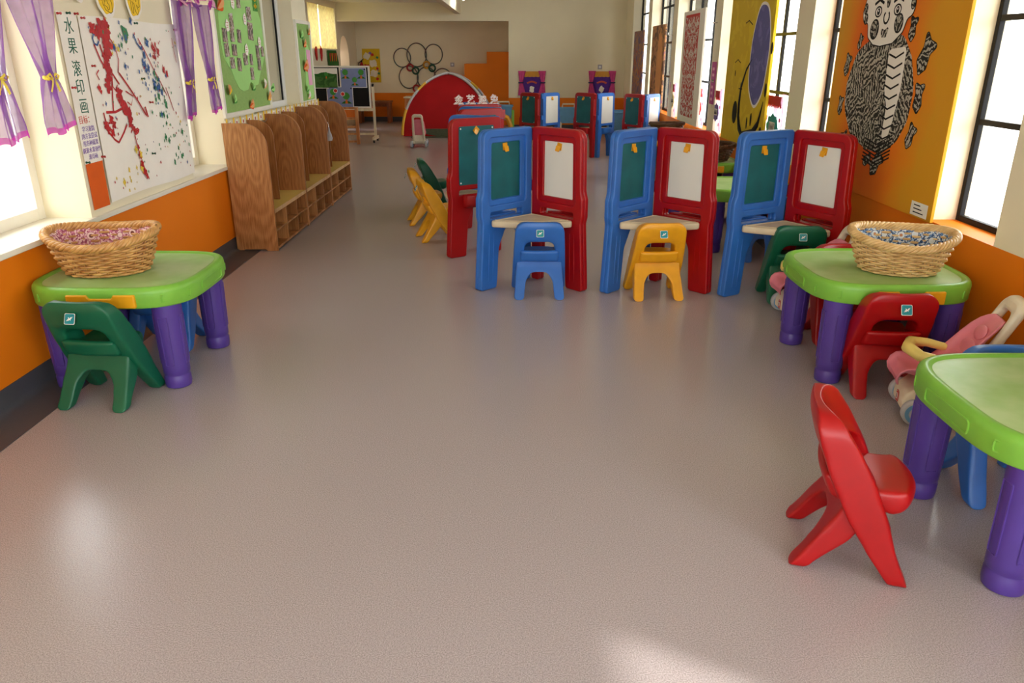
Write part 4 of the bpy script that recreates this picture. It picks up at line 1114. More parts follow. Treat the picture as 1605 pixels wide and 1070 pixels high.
def curtain(y, ztop, ztie, zbot, wt, wtie, wb, label, lean=0.0, seed=0, phase=0.0):
    P = wall_thing('sheer_curtain', label, 'curtain', 'L', y, zbot, .05, 'purple sheer curtains')
    nu, nv = 40, 34; H = ztop - zbot; ht = ztie - zbot; m = MB(); rnd = random.Random(seed); ph = rnd.random() * 6
    vs = []; fs = []; mi = []
    for v in range(nv + 1):
        z = H * v / nv
        if z > ht:
            q = (z - ht) / (H - ht); w = wtie + (wt - wtie) * (1 - (1 - min(1, q * 1.15)) ** 1.8); cx = lean * q
        else:
            q = 1 - z / ht; w = wtie + (wb - wtie) * min(1, (q * 1.35)) ** .7; cx = .04 * q * (1 if phase >= 0 else -1)
        for u in range(nu + 1):
            s_ = u / nu - .5; amp = .010 + .022 * (1 - min(1, abs(z - ht) / .12)) * .4
            zz_ = z + (.010 * math.sin(u * .4 + ph) + .03 * (u / nu - .5)) * (1 - min(1, z / .12))
            vs.append((cx + s_ * w, amp * math.sin(s_ * 26 + ph + q * 1.3) + .012 * math.sin(s_ * 9 + ph), zz_))
    for v in range(nv):
        for u in range(nu):
            a = v * (nu + 1) + u; fs.append((a, a + 1, a + nu + 2, a + nu + 1)); mi.append(1 if (v == 0) else 0)
    m.add(vs, fs); m.m = mi
    m.build('cloth', ['sheer_purple', 'sheer_hem'], P, angle=0, fix=False)['label'] = 'sheer purple cloth with a magenta hem'
    m = MB(); r = wtie / 2 + .006
    m.tube([(r * math.cos(a), .012 * math.sin(a) , ht + .004 * math.sin(a)) for a in [2 * PI * i / 20 for i in range(20)]], .010, 8, closed=True)
    for s_ in (-1, 1):
        m.tube([(0, -.016, ht), (s_ * .025, -.022, ht + .018), (s_ * .045, -.02, ht + .01), (s_ * .03, -.02, ht - .006), (0, -.018, ht)], .006, 6, flat=.5)
        m.tube([(0, -.018, ht), (s_ * .018, -.022, ht - .03), (s_ * .036, -.02, ht - .062)], .007, 6, flat=.4)
    m.build('ribbon_tie', 'ribbon_yellow', P, angle=60)['label'] = 'yellow ribbon bow'
curtain(3.44, 2.1, 1.40, 1.135, .44, .05, .19, 'purple sheer curtain cut by the left edge of the photo', seed=1, lean=-.06)
curtain(3.83, 2.1, 1.395, 1.145, .44, .055, .24, 'purple sheer curtain with yellow bow left of the white character strip', seed=2, lean=-.05)
curtain(5.475, 1.83, 1.315, 1.09, .30, .045, .12, 'purple sheer curtain with yellow bow just right of the splatter painting', seed=3, lean=.05, phase=-1)
curtain(5.875, 1.83, 1.325, 1.10, .30, .045, .17, 'purple sheer curtain with yellow bow beside the large green board', seed=4, lean=-.02)
P = wall_thing('flower_garland', 'pink and purple cloth garland above the curtains beside the large green board', 'garland', 'L', 5.78, 1.84, .04)
m = MB(); rnd = random.Random(5)
for i in range(26):
    m.me(plate([blob(0, 0, .035, .03, 16, .4, i, 3)], .003), i % 3, at(-.36 + .72 * i / 25, rnd.uniform(-.02, 0), rnd.uniform(-.03, .05)) @ Matrix.Rotation(rnd.uniform(0, 3), 4, 'X') @ Matrix.Rotation(rnd.uniform(0, 3), 4, 'Z'))
m.build('petals', ['sheer_hem', 'paper_pink', 'sheer_purple'], P)

def board(name, y0, y1, z0, z1, label):
    P = wall_thing(name, label, 'notice board', 'L', (y0 + y1) / 2, z0, .0)
    w = y1 - y0; h = z1 - z0; m = MB(); m.box(-w / 2, w / 2, -.012, 0, 0, h); m.build('felt', 'felt_green', P)
    m = MB(); f = .035
    m.box(-w / 2 - f, -w / 2, -.025, 0, -f, h + f); m.box(w / 2, w / 2 + f, -.025, 0, -f, h + f); m.box(-w / 2, w / 2, -.025, 0, -f, 0); m.box(-w / 2, w / 2, -.025, 0, h, h + f)
    m.build('frame', 'white_trim', P, bevel=.003)
    return P
board('photo_board', 6.185, 7.34, 1.065, 2.25, 'large green felt board beside the curtains, filled with photographs')
def pol_l(name, pts, th, mt, label, cat, off, group=None):
    cy = sum(p[0] for p in pts) / len(pts); cz = min(p[1] for p in pts)
    P = wall_thing(name, label, cat, 'L', cy, cz, off, group)
    m = MB(); flat(m, [(y - cy, z - cz) for y, z in pts], 0, 0, th); o = m.build('paper', mt, P); return P
pol_l('paper_tree', fillet([(6.42, 2.05), (6.30, 1.9), (6.275, 1.74), (6.27, 1.60), (6.29, 1.47), (6.42, 1.385), (6.48, 1.31), (6.56, 1.235), (6.66, 1.212), (6.78, 1.22), (6.86, 1.285), (6.94, 1.245), (7.06, 1.25), (7.14, 1.335), (7.25, 1.42), (7.33, 1.50), (7.335, 1.64), (7.31, 1.78), (7.2, 1.92), (7.1, 2.08), (6.8, 2.15)], .05, 4), .003, 'paper_light_green', 'light green paper tree shape pinned on the large green board', 'paper shape', .012)
photos = [(6.55, 1.744, .085, .12), (6.36, 1.639, .10, .10), (6.525, 1.643, .085, .10), (6.687, 1.638, .085, .10), (6.37, 1.532, .10, .10), (6.536, 1.533, .105, .085), (6.46, 1.435, .10, .085), (6.614, 1.421, .085, .10), (6.783, 1.463, .10, .095), (6.926, 1.458, .07, .09), (6.913, 1.344, .08, .10), (7.118, 1.522, .085, .10), (7.261, 1.523, .08, .085), (7.132, 1.419, .085, .10), (6.989, 1.822, .11, .105), (6.982, 1.684, .13, .14), (6.762, 1.888, .09, .07)]
plab = ['photo at upper left of the green tree, under the white note', 'photo at far left of the row of three touching photos', 'middle photo of the row of three touching photos', 'right photo of the row of three touching photos', 'dark photo at far left, just below the row of three', 'pale photo beside the dark one below the row of three', 'left photo of the low pair at the tree\'s left foot', 'right photo of the low pair at the tree\'s left foot', 'left photo of the pair under the lower white note', 'right photo of the pair under the lower white note', 'lone photo hanging lowest on the green tree', 'left photo of the pair at the tree\'s right edge', 'right photo of the pair at the tree\'s right edge', 'photo under the pair at the tree\'s right edge', 'upper photo of the tall stack right of the tree\'s middle', 'large lower photo of the stack right of the tree\'s middle', 'topmost photo, cut by the upper edge of the picture']
for i, ((y, z, w, h), lb) in enumerate(zip(photos, plab)):
    P = wall_thing('photograph', lb, 'photo', 'L', y, z - h / 2, .0185 + .0006 * (i % 3), 'photographs on the large green board')
    m = MB(); m.box(-w / 2, w / 2, -.001, 0, 0, h); o = m.build('print', 'photo_a' if i % 2 else 'photo_b', P)
    P.rotation_euler = (0, 0, rad(90)); o.rotation_euler = (0, rad((-4, 3, 0, 5)[i % 4]), 0)
notes = [(6.437, 1.711, 'white flower shaped note left of the upper left photo'), (6.871, 1.773, 'white flower shaped note left of the tall photo stack'), (7.193, 1.597, 'white flower shaped note above the right edge photos'), (6.83, 1.535, 'white flower shaped note above the low middle pair'), (6.616, 1.884, 'white cloud shaped note at the top of the green tree')]
for i, (y, z, lb) in enumerate(notes):
    P = wall_thing('paper_note', lb, 'paper note', 'L', y, z, .021, 'white notes on the large green board')
    m = MB(); flat(m, blob(0, 0, .04, .045, 36, .18, i, 5), 0, 0, .001); m.build('paper', 'paper_white', P)
    m = MB()
    for k in range(3): m.box(-.022, .02 - .006 * k, -.0016, -.001, .018 - .018 * k, .022 - .018 * k)
    m.build('scribble', 'ink_red', P)
P = wall_thing('paper_sign', 'dark green sign with yellow marks at the top right of the large green board', 'sign', 'L', 7.19, 1.85, .018)
m = MB(); m.box(-.055, .055, -.002, 0, 0, .2); m.build('paper', 'paper_dark_green', P)
m = MB()
for k in range(3): m.box(-.038, .034, -.003, -.002, .03 + .055 * k, .05 + .055 * k); m.box(-.012, .012, -.003, -.002, .02 + .055 * k, .062 + .055 * k)
m.build('marks', 'paper_yellow', P)
def petal(y, z, r, kind, label, rot=0.0, off=.014):
    P = wall_thing('paper_petal', label, 'paper flower', 'L', y, z, off, 'folded paper petals on the green boards')
    a, b = {'o': ('paper_peach', 'paper_orange'), 'y': ('paper_peach', 'paper_yellow'), 'g': ('paper_light_green', 'paper_dark_green'), 'p': ('paper_white', 'paper_peach')}[kind]
    for sgn, mt, sc in ((1, a, 1.0), (-1, b, .75)):
        rows = []
        for i in range(7):
            t = i / 6; w = math.sin(PI * min(1, t * .95 + .03)) * r * .62 * sc
            rows.append([(q / 4 * w, -.004 - .35 * abs(q / 4) * w - .5 * t * r * .5 * (1 if sgn > 0 else .7), t * r * 1.5 * sc) for q in range(-4, 5)])
        m = MB(); m.loft(rows, 0, cap=False, closed=False)
        o = m.build('petal', mt, P, angle=0, fix=False); o.rotation_euler = (0, rot + (0 if sgn > 0 else .5), 0); o.location.y = -.002 if sgn < 0 else 0
for i, (y, z, k, rot, lb, r) in enumerate([(6.30, 1.20, 'y', -.5, 'folded orange and yellow petal low at the left of the large green board', .06), (6.38, 1.13, 'g', .2, 'small green petal low at the left of the large green board', .05), (6.75, 1.08, 'o', .9, 'orange petal at the bottom middle of the large green board', .06), (7.20, 1.21, 'p', -.2, 'white and peach petal at the lower right of the large green board', .06), (7.38, 1.20, 'g', 1.2, 'pale green petal poking past the right edge of the large board', .06), (7.27, 1.11, 'y', .5, 'yellow petal at the lower right corner of the large green board', .06), (6.26, 1.82, 'o', .5, 'big orange heart petal at the top left of the large green board', .09), (6.87, 1.21, 'g', .3, 'green petal under the tree foot on the large green board', .05)]): petal(y, z, r, k, lb, rot)
board('small_notice_board', 8.47, 9.0, 1.03, 1.80, 'narrow green felt board above the farthest cubby')
for i, (y, z, k, rot, lb, r) in enumerate([(8.61, 1.66, 'g', .4, 'pale heart petal at the top of the narrow green board', .06), (8.70, 1.58, 'o', .6, 'orange and green petal in the upper half of the narrow board', .06), (8.93, 1.70, 'o', .3, 'orange petal at the top right edge of the narrow board', .05), (8.62, 1.36, 'o', 1.0, 'large orange petal at mid height of the narrow board', .09), (8.66, 1.12, 'g', .1, 'green petal in the lower half of the narrow board', .06), (8.70, 1.05, 'p', .4, 'peach petal at the foot of the narrow board', .06)]): petal(y, z, r, k, lb, rot)
pol_l('paper_hill', fillet([(8.66, 1.04), (8.70, 1.3), (8.76, 1.55), (8.86, 1.62), (8.98, 1.5), (8.99, 1.04)], .06, 4), .002, 'paper_light_green', 'light green paper shape on the narrow green board', 'paper shape', .012)
pol_l('pink_list', [(8.80, 1.18), (8.95, 1.18), (8.96, 1.54), (8.79, 1.55)], .002, 'paper_pink', 'pink paper list on the narrow green board', 'paper', .016)

# ------------------------------------------------------------------ right wall: painted boards between the windows
def panel(name, yc, z0, w, h, mt, label, off=.03, th=.025):
    P = wall_thing(name, label, 'painting', 'R', yc, z0, off)
    m = MB(); m.box(-w / 2, w / 2, 0, th, 0, h); m.build('board', [mt], P, bevel=.002); return P
OY = 4.88
A = panel('figure_painting', OY, .645, 1.60, 2.0, 'orange_rings', 'tall orange painting of a patterned black and white figure on the right wall', .02, .018)
def fp(px_y, z): return (OY - px_y, z - .645)
# body, head and the little fish around it (local x = away from the far end)
def fpl(pts): return [fp(*q) for q in pts]
m = MB()
flat(m, fillet(fpl([(5.162, 1.585), (5.327, 1.52), (5.43, 1.319), (5.406, 1.156), (5.252, .992), (5.008, .936), (4.777, .924), (4.605, 1.018), (4.517, 1.143), (4.508, 1.316), (4.591, 1.484), (4.733, 1.612)]), .15, 6), 0, 0, .0012)
o = m.build('figure', ['zentangle'], A); o['label'] = 'round body filled with black and white line patterns'
m = MB()
flat(m, fillet(fpl([(4.88, 1.527), (4.669, 1.543), (4.66, 1.30), (4.70, 1.10), (4.74, 1.0), (4.80, 1.02), (4.80, 1.20), (4.86, 1.30)]), .03, 3), -.0012, 0, .001)
for k in range(9):
    z = 1.50 - .058 * k; m.tube([(fp(4.87 - .0 * k, z)[0], -.0024, z - .645), (fp(4.78, z - .03)[0], -.0024, z - .665), (fp(4.69, z + .01)[0], -.0024, z - .635)], .006, 5, mi=1, flat=.25)
for k in range(7):
    z = 1.05 - .022 * k; m.tube([(fp(5.02 - .0 * k, z - .05)[0], -.0016, z - .05 - .645), (fp(4.85, z - .06)[0], -.0016, z - .075 - .645), (fp(4.66, z)[0], -.0016, z - .645)], .005, 5, mi=1, flat=.25)
m.build('sleeve', ['paper_white', 'paper_black'], A)
hd = fillet(fpl([(5.24, 1.98), (5.30, 1.82), (5.33, 1.74), (5.29, 1.68), (5.235, 1.69), (5.21, 1.60), (5.12, 1.555), (5.02, 1.545), (4.86, 1.56), (4.75, 1.62), (4.72, 1.69), (4.66, 1.71), (4.64, 1.78), (4.70, 1.83), (4.72, 1.98)]), .05, 5)
m = MB(); flat(m, hd, -.0012, 0, .001); m.tube([(x, -.0022, z) for x, z in hd], .004, 5, closed=True, mi=1, flat=.25)
def ell(cy, cz, ry, rz_, mi, y=-.0024):
    c = fp(cy, cz); flat(m, [(c[0] + ry * math.cos(2 * PI * i / 24), c[1] + rz_ * math.sin(2 * PI * i / 24)) for i in range(24)], y, mi, .0006)
def ring_(cy, cz, ry, rz_, r=.005):
    c = fp(cy, cz); m.tube([(c[0] + ry * math.cos(2 * PI * i / 22), -.0030, c[1] + rz_ * math.sin(2 * PI * i / 22)) for i in range(22)], r, 5, closed=True, mi=1, flat=.25)
ell(5.125, 1.645, .055, .055, 2); ell(4.815, 1.67, .05, .05, 2); ring_(5.125, 1.645, .055, .055); ring_(4.815, 1.67, .05, .05)
for cy in (5.105, 4.855):
    ring_(cy, 1.745, .042, .028); ell(cy, 1.745, .018, .02, 1); ell(cy, 1.75, .006, .006, 0, -.0034)
    c = fp(cy, 1.80); m.tube([(c[0] - .06, -.003, c[1] - .01), (c[0], -.003, c[1] + .012), (c[0] + .06, -.003, c[1] - .01)], .009, 5, mi=1, flat=.25)
c = fp(4.985, 1.71); m.tube([(c[0] + .035 * math.sin(a), -.003, c[1] - .035 * math.cos(a)) for a in [-2.4 + .4 * i for i in range(13)]], .007, 5, mi=1, flat=.25)
c = fp(4.985, 1.625); flat(m, fillet([(c[0] - .06, c[1] + .03), (c[0], c[1] + .012), (c[0] + .06, c[1] + .04), (c[0] + .03, c[1] - .03), (c[0] - .03, c[1] - .03)], .015, 3), -.0024, 2, .0006)
ell(4.985, 1.795, .02, .03, 2); ring_(4.985, 1.795, .02, .03, .004)
for cy, cz in ((5.29, 1.77), (5.27, 1.71), (5.28, 1.86), (4.675, 1.77), (4.69, 1.82), (4.69, 1.88)): ell(cy, cz, .024, .03, 2); ring_(cy, cz, .024, .03, .004)
m.build('face', ['paper_white', 'paper_black', 'zentangle'], A)['label'] = 'white face with patterned cheeks'
fish_prof = [(-.5, -.05), (-.2, -.28), (.15, -.2), (.5, -.42), (.42, 0), (.55, .35), (.15, .2), (-.25, .28)]
for i, (y, z, ang, sz) in enumerate([(5.311, 1.573, 1.2, .10), (5.46, 1.43, 1.3, .15), (5.478, 1.167, 1.5, .13), (5.36, .97, .3, .13), (4.637, 1.631, 1.5, .14), (4.45, 1.49, 1.1, .22), (4.44, 1.268, 1.6, .17), (4.455, 1.06, 1.2, .15), (4.82, .865, .9, .19), (4.95, .87, .4, .12)]):
    m = MB(); c = fp(y, z); ca, sa = math.cos(ang), math.sin(ang)
    pl = [(c[0] + sz * (a * ca - b * sa), c[1] + sz * (a * sa + b * ca)) for a, b in fish_prof]
    flat(m, fillet(pl, .015, 3), 0, 0, .0014); m.tube([(x, -.0015, z_) for x, z_ in fillet(pl, .015, 3)], .003, 5, closed=True, mi=1, flat=.3)
    m.build('fish', ['zentangle', 'paper_black'], A)
m = MB(); m.box(-.09, .09, -.001, 0, 0, .075)
for k in range(3): m.box(-.06, .05 - .02 * k, -.0014, -.001, .015 + .02 * k, .021 + .02 * k, 1)
P = wall_thing('caption_card', 'small white caption card at the lower right corner of the orange painting', 'card', 'R', 4.21, .655, .0216)
m.build('card', ['paper_white', 'paper_black'], P)

A = panel('abstract_painting', 7.80, .66, 1.42, 1.9, 'yellow_paint', 'tall yellow abstract painting with a big blue oval on the right wall', .03)
def ap(y, z): return (7.80 - y, z - .66)
m = MB(); c = ap(7.42, 1.49); flat(m, blob(c[0], c[1], .285, .455, 40, .05, 2, 2), 0, 0, .0012); m.build('oval', ['paper_white'], A)
m = MB(); flat(m, blob(c[0], c[1], .265, .43, 40, .05, 2, 2), -.0012, 0, .001); m.build('oval', ['blue_paint'], A)['label'] = 'large violet blue oval'
m = MB()
def stroke(pts, rs): m.tube([(ap(y, z)[0], -.0012, ap(y, z)[1]) for y, z in pts], rs, 6, flat=.2)
stroke([(7.62, 1.46), (7.78, 1.36), (7.90, 1.20), (7.92, 1.05), (7.90, .92), (7.84, .82), (7.74, .76)], [.006, .018, .028, .034, .040, .044, .03])
stroke([(7.74, .76), (7.55, .78), (7.40, .80), (7.25, .90), (7.18, 1.05), (7.16, 1.1)], [.03, .038, .044, .034, .016, .006])
for y, z, a, b in ((8.05, .95, .085, .11), (7.60, .88, .022, .055), (7.48, .92, .026, .06), (7.16, .82, .04, .06), (7.13, 1.2, .03, .06), (8.16, 1.32, .014, .03), (7.08, 1.55, .03, .05)):
    q = ap(y, z); flat(m, [(q[0] + a * math.cos(2 * PI * i / 20), q[1] + b * math.sin(2 * PI * i / 20)) for i in range(20)], 0, 0, .0012)
for pts in ([(7.98, 1.18), (7.86, 1.18)], [(7.92, 1.24), (7.93, 1.12)], [(8.2, 1.42), (8.1, 1.45), (8.0, 1.42)], [(7.95, 1.78), (7.85, 1.80), (7.72, 1.76)]): stroke(pts, .005)
m.build('marks', ['paper_black'], A)['label'] = 'black strokes and dots'

A = panel('papercut_panel', 10.10, .675, 1.16, 1.33, 'paper_white', 'white board with a red paper cut design leaning at a right wall window', .07)
m = MB(); m.box(-.42, .30, -.002, 0, .08, 1.26); o = m.build('papercut', ['papercut'], A); o['label'] = 'red paper cut figure'
m = MB(); m.box(-.44, .32, -.003, -.001, 1.255, 1.285); m.box(-.44, -.42, -.003, -.001, .6, 1.26); m.box(.30, .32, -.003, -.001, .6, 1.26); m.build('border', ['card_red'], A)
A = panel('brown_painting', 12.72, .66, 1.10, 1.26, 'brown_art', 'dark brown painting with a sand coloured shape, beyond the paper cut board', .03)
m = MB(); flat(m, fillet([(.02, .15), (-.05, .5), (.0, .9), (.12, 1.2), (.33, 1.1), (.42, .8), (.40, .1)], .1, 4), 0, 0, .001); m.build('pale_shape', ['paper_peach'], A)
A = panel('violet_painting', 14.72, .66, 1.08, 1.23, 'violet_art', 'grey violet painting farthest along the right wall', .03)
P = wall_thing('magenta_sign', 'narrow magenta sign with white writing on the pier beside the yellow painting', 'sign', 'R', 9.14, .965, .004)
m = MB(); m.box(-.09, .09, -.006, 0, 0, .455); m.build('card', ['magenta_card'], P)
m = MB()
for k in range(6): m.box(-.04, .04, -.0075, -.006, .04 + .065 * k, .07 + .065 * k, 0 if k != 3 else 1); m.box(-.05 + .02 * (k % 3), .05, -.0078, -.006, .05 + .065 * k, .056 + .065 * k, 0)
m.build('writing', ['paper_pink', 'paper_dark_green'], P)
def banner(y, ztop, w, h, card, label, face=-.035):
    P = wall_thing('window_banner', label, 'banner', 'R', y, ztop - h, -.02, 'scalloped cloth banners in the right windows')
    m = MB(); nu = 18; vs = []; fs = []
    for v in range(9):
        for u in range(nu + 1):
            s_ = u / nu - .5; vs.append((s_ * w, .006 * math.sin(s_ * 30) + .004 * math.sin(v), h * v / 8))
    for v in range(8):
        for u in range(nu): a = v * (nu + 1) + u; fs.append((a, a + 1, a + nu + 2, a + nu + 1))
    m.add(vs, fs); m.build('cloth', 'sheer_pink', P, angle=0, fix=False)
    n = 7; pts = [(-w * .42, h + .01)]
    for k in range(n):
        for q in range(4): t = (k + q / 4) / n; pts.append((-w * .42 + w * .84 * t, h - .055 - .035 * math.sin(PI * ((k + q / 4) * 1.0 % 1))))
    pts += [(w * .42, h - .055), (w * .42, h + .01)]
    m = MB(); m.prism(pts, -.018, -.012); m.build('valance', 'card_red', P)['label'] = 'red scalloped top edge'
    m = MB(); flat(m, blob(0, h * .52, w * .33, h * .2, 48, .14, 3, 8), -.014, 0, .003); m.build('plaque', card, P)
    m = MB(); m.box(-w * .16, w * .16, -.019, -.017, h * .45, h * .60, 0)
    for k in range(4): m.tube([(-w * .13 + w * .075 * k, -.0195, h * .47), (-w * .11 + w * .075 * k, -.0195, h * .58), (-w * .09 + w * .075 * k, -.0195, h * .48), (-w * .10 + w * .075 * k, -.0195, h * .53)], .0025, 5, mi=1)
    m.build('writing', ['paper_white', 'paper_black'], P)
    for s_ in (-1, 1):
        m = MB(); m.tube([(s_ * w * .5, -.01, h + .03), (s_ * w * .48, -.02, h - .03), (s_ * w * .52, -.015, h - .12), (s_ * w * .5, -.012, h * .5), (s_ * w * .52, -.01, h * .1)], [.022, .016, .009, .006, .009], 8); m.build('ribbon', 'pink_ribbon', P, angle=0)
    for i in range(4):
        m = MB(); flat(m, blob((-.38 + .76 * (i % 2)) * w, h * (.25 + .4 * (i // 2)), .018, .022, 14, .3, i, 2), -.012, 0, .002); m.build('heart', 'fabric_pink', P)
banner(6.95, 1.15, .46, .52, 'card_teal', 'scalloped banner with a teal plaque between the yellow and orange paintings')
banner(8.93, 1.11, .36, .46, 'card_purple', 'scalloped banner with a violet plaque on the far side of the yellow painting')
banner(9.78, 1.10, .40, .46, 'card_red', 'scalloped banner with a red plaque beside the paper cut board')
banner(11.45, 1.09, .36, .45, 'paint_yellow', 'scalloped banner with a yellow plaque, farthest along the windows')
for i, (y, z) in enumerate(((11.7, 1.75), (9.2, 1.83))):
    P = wall_thing('window_hook', ('thin metal hook and cord beside the brown painting', 'small metal hook on the pier above the magenta sign')[i], 'hook', 'R', y, z, .0)
    m = MB(); m.tube([(0, 0, 0), (0, -.05, 0), (0, -.07, .01), (0, -.07, .04)], .005, 6); m.tube([(0, -.02, 0), (-.12, -.02, .0)], .003, 5); m.build('hook', 'metal', P)

# ------------------------------------------------------------------ the far end
# mobile board with picture sheets
t = thing('display_board', 'dark green display board on a white wheeled stand beyond the cubbies', 'board stand', (-3.10, 14.3, 0))
m = MB(); m.box(-.50, .50, -.01, .02, .62, 1.285); m.build('chalkboard', 'paper_black', t)
m = MB(); m.box(-.53, .53, -.02, .03, 1.285, 1.31); m.box(-.53, .53, -.02, .03, .595, .62); m.box(-.53, -.50, -.02, .03, .62, 1.285); m.box(.50, .53, -.02, .03, .62, 1.285); m.box(-.012, .012, -.014, 0, .62, 1.285); m.build('board_frame', 'white_trim', t)
for sx in (-1, 1):
    m = MB(); m.box(sx * .57 - .02, sx * .57 + .02, -.02, .02, .08, .98); m.build('post', 'cream_wood', t)
    m = MB(); m.box(sx * .57 - .025, sx * .57 + .025, -.22, .22, .05, .10); k = m.build('foot', 'cream_wood', t)
    for y in (-.19, .19):
        m = MB(); m.lathe([(.03, -.012), (.03, .012)], 14, 0, at(sx * .57, y, .03) @ Matrix.Rotation(PI / 2, 4, 'Y')); m.box(sx * .57 - .012, sx * .57 + .012, y - .01, y + .01, .03, .055); m.build('caster', 'black_steel', k)
    m = MB(); m.lathe([(.015, -.02), (.03, -.015), (.03, .015), (.015, .02)], 12, 0, at(sx * .57, 0, .98) @ Matrix.Rotation(PI / 2, 4, 'Y')); m.build('knob', 'black_steel', t)
m = MB(); m.box(-.57, .57, -.015, .015, .54, .59); m.box(-.57, .57, -.015, .015, .12, .16); m.build('crossbar', 'cream_wood', t)
def picture(x, z, w, h, trees, label, hills=False, dots=()):
    p = thing('picture_sheet', label, 'picture', (-3.10 + x, 14.3 - .022, z), 0, 'picture sheets on the display board')
    m = MB(); m.box(-w / 2, w / 2, -.003, 0, 0, h); m.build('paper', 'paper_white', p)
    m = MB(); m.box(-w / 2 + .01, w / 2 - .01, -.004, -.003, .01, h - .01); m.build('print', 'hill_art' if hills else 'sky_art', p)
    m = MB()
    if hills: m.box(-w / 2 + .01, w / 2 - .01, -.0046, -.004, h * .72, h - .01, 3); flat(m, blob(0, h * .66, w * .36, h * .12, 24, .2, 3, 4), -.0046, 0)
    for tx, tz, r in trees:
        flat(m, [(tx - r * 1.6, tz - r * 2.1), (tx + r * 1.6, tz - r * 2.1), (tx + r * .8, tz - r * 1.5), (tx, tz - r * 1.3), (tx - r * .8, tz - r * 1.5)], -.004, 0)
        flat(m, [(tx - r * .4, tz - r * 2.1), (tx + r * .4, tz - r * 2.1), (tx + r * .12, tz - r * .6), (tx - r * .12, tz - r * .6)], -.0052, 1)
        flat(m, blob(tx, tz, r, r, 22, .08, int(r * 1e4), 5), -.006, 2)
    for tx, tz, r in dots:
        flat(m, blob(tx, tz, r * 1.3, r * 1.3, 18, .0, 1, 3), -.007, 3); flat(m, blob(tx, tz, r, r, 18, .0, 1, 3), -.0078, 4)
    m.build('drawing', ['banner_green', 'paint_orange'] + ['paper_dark_green', 'paper_white', 'card_red'], p)
    for i, sx in enumerate((-1, 1)):
        m = MB(); m.lathe([(.012, 0), (.012, .006)], 12, 0, at(sx * (w / 2 - .03), -.006, h - .03) @ Matrix.Rotation(PI / 2, 4, 'X')); m.build('magnet', 'screw_white' if i == (0 if not hills else 1) else 'black_steel', p)
mat('paint_orange', (226, 120, 40), 0.6, 0.3, var=0.08)
picture(-.27, .93, .46, .34, [(.03, .24, .035)], 'green hill landscape sheet at the upper left of the display board', True)
picture(.24, .94, .47, .34, [(-.14, .26, .05), (.14, .26, .05), (.02, .135, .045)], 'sheet with three round trees at the upper right of the display board')
picture(-.02, .60, .47, .36, [(-.12, .27, .055), (.11, .20, .062)], 'sheet with two round trees low in the middle of the display board', dots=((-.075, .29, .03), (.05, .235, .03)))
# small wooden easel in front of it
t = thing('wooden_stand', 'small wooden stand in front of the display board, orange paper inside', 'stand', (-2.93, 13.9, 0))
for x in (-.16, .16):
    m = MB(); m.box(x - .028, x + .028, -.025, .025, 0, .63); m.build('post', 'easel_wood', t, bevel=.004)
m = MB()
for z in (.03, .16, .28, .42, .60): m.box(-.132, .132, -.012, .012, z, z + .035)
m.build('rung', 'easel_wood', t, bevel=.003)
m = MB(); m.box(-.13, .13, -.006, .006, .46, .59); m.build('sheet', 'paint_orange', t)
# bench and brown box
t = thing('wooden_bench', 'dark wooden bench against the orange wall of the recess', 'bench', (-3.2, 18.5, 0))
m = MB(); m.box(-.42, .35, -.16, .16, .44, .485); m.build('seat', 'bench_wood', t, bevel=.005)
m = MB(); m.box(-.38, .31, -.02, .02, .36, .44); m.build('apron', 'bench_wood', t)
for x in (-.38, .29):
    for y in (-.13, .13): m = MB(); m.box(x - .035, x + .035, y - .03, y + .03, 0, .44); m.build('leg', 'bench_wood', t)
t = thing('wooden_cabinet', 'plain brown wooden cabinet half hidden behind the red tent', 'cabinet', (-2.1, 17.6, 0))
m = MB(); m.box(-.30, .30, -.2, .2, 0, .60); m.build('body', 'brown_box', t, bevel=.004)
m = MB(); m.box(-.32, .32, -.22, .22, .60, .63); m.build('top', 'cream_wood', t, bevel=.004)
m = MB(); m.box(-.26, .26, -.212, -.2, .05, .56); m.build('door', 'brown_box', t, bevel=.002)
# play tent: square base, two arched poles crossing at the top
t = thing('play_tent', 'red play tent with arched white and yellow poles on the far floor', 'tent', (-1.30, 15.82, 0), 0)
Hh = 1.12; a_ = .85
def pole_pt(cx, cy, s_): # half arch from corner to the apex
    r = 1 - s_; q = math.sin(s_ * PI / 2); return Vector((cx * r ** 1.0 * (1 + .28 * math.sin(PI * s_)), cy * r ** 1.0 * (1 + .2 * math.sin(PI * s_)), Hh * (math.sin(s_ * PI / 2)) ** .9 + .0))
cn = [(-a_, -.62), (a_, -.62), (a_, .62), (-a_, .62)]
for i in range(4):
    c0, c1 = cn[i], cn[(i + 1) % 4]; rows = []
    for k in range(17):
        s_ = k / 16; p0 = pole_pt(*c0, s_); p1 = pole_pt(*c1, s_); row = []
        for q in range(17):
            u = q / 16; p = p0.lerp(p1, u); b = math.sin(PI * u); p.z -= .02 * b * s_; mid = Vector((0, 0, p.z)); p = p.lerp(mid, .035 * b); row.append(tuple(p + Vector((0, 0, .012))))
        rows.append(row)
    m = MB(); m.loft(rows, 0, cap=False, closed=False)
    m.build('panel', ['tent_red', 'tent_navy', 'tent_red', 'tent_red'][i], t, angle=0, fix=False)
for i in range(4):
    m = MB()
    for seg in range(8):
        pts = [pole_pt(*cn[i], (seg + q / 4) / 8) * 1.0 for q in range(5)]
        pts = [p + Vector((math.copysign(.015, cn[i][0]), math.copysign(.015, cn[i][1]), .03)) for p in pts]
        m.tube(pts, .026, 8, mi=1 if seg in (0, 1, 4) and i != 1 else 0)
    m.build('pole', ['pole_grey', 'pole_yellow'], t, angle=60)
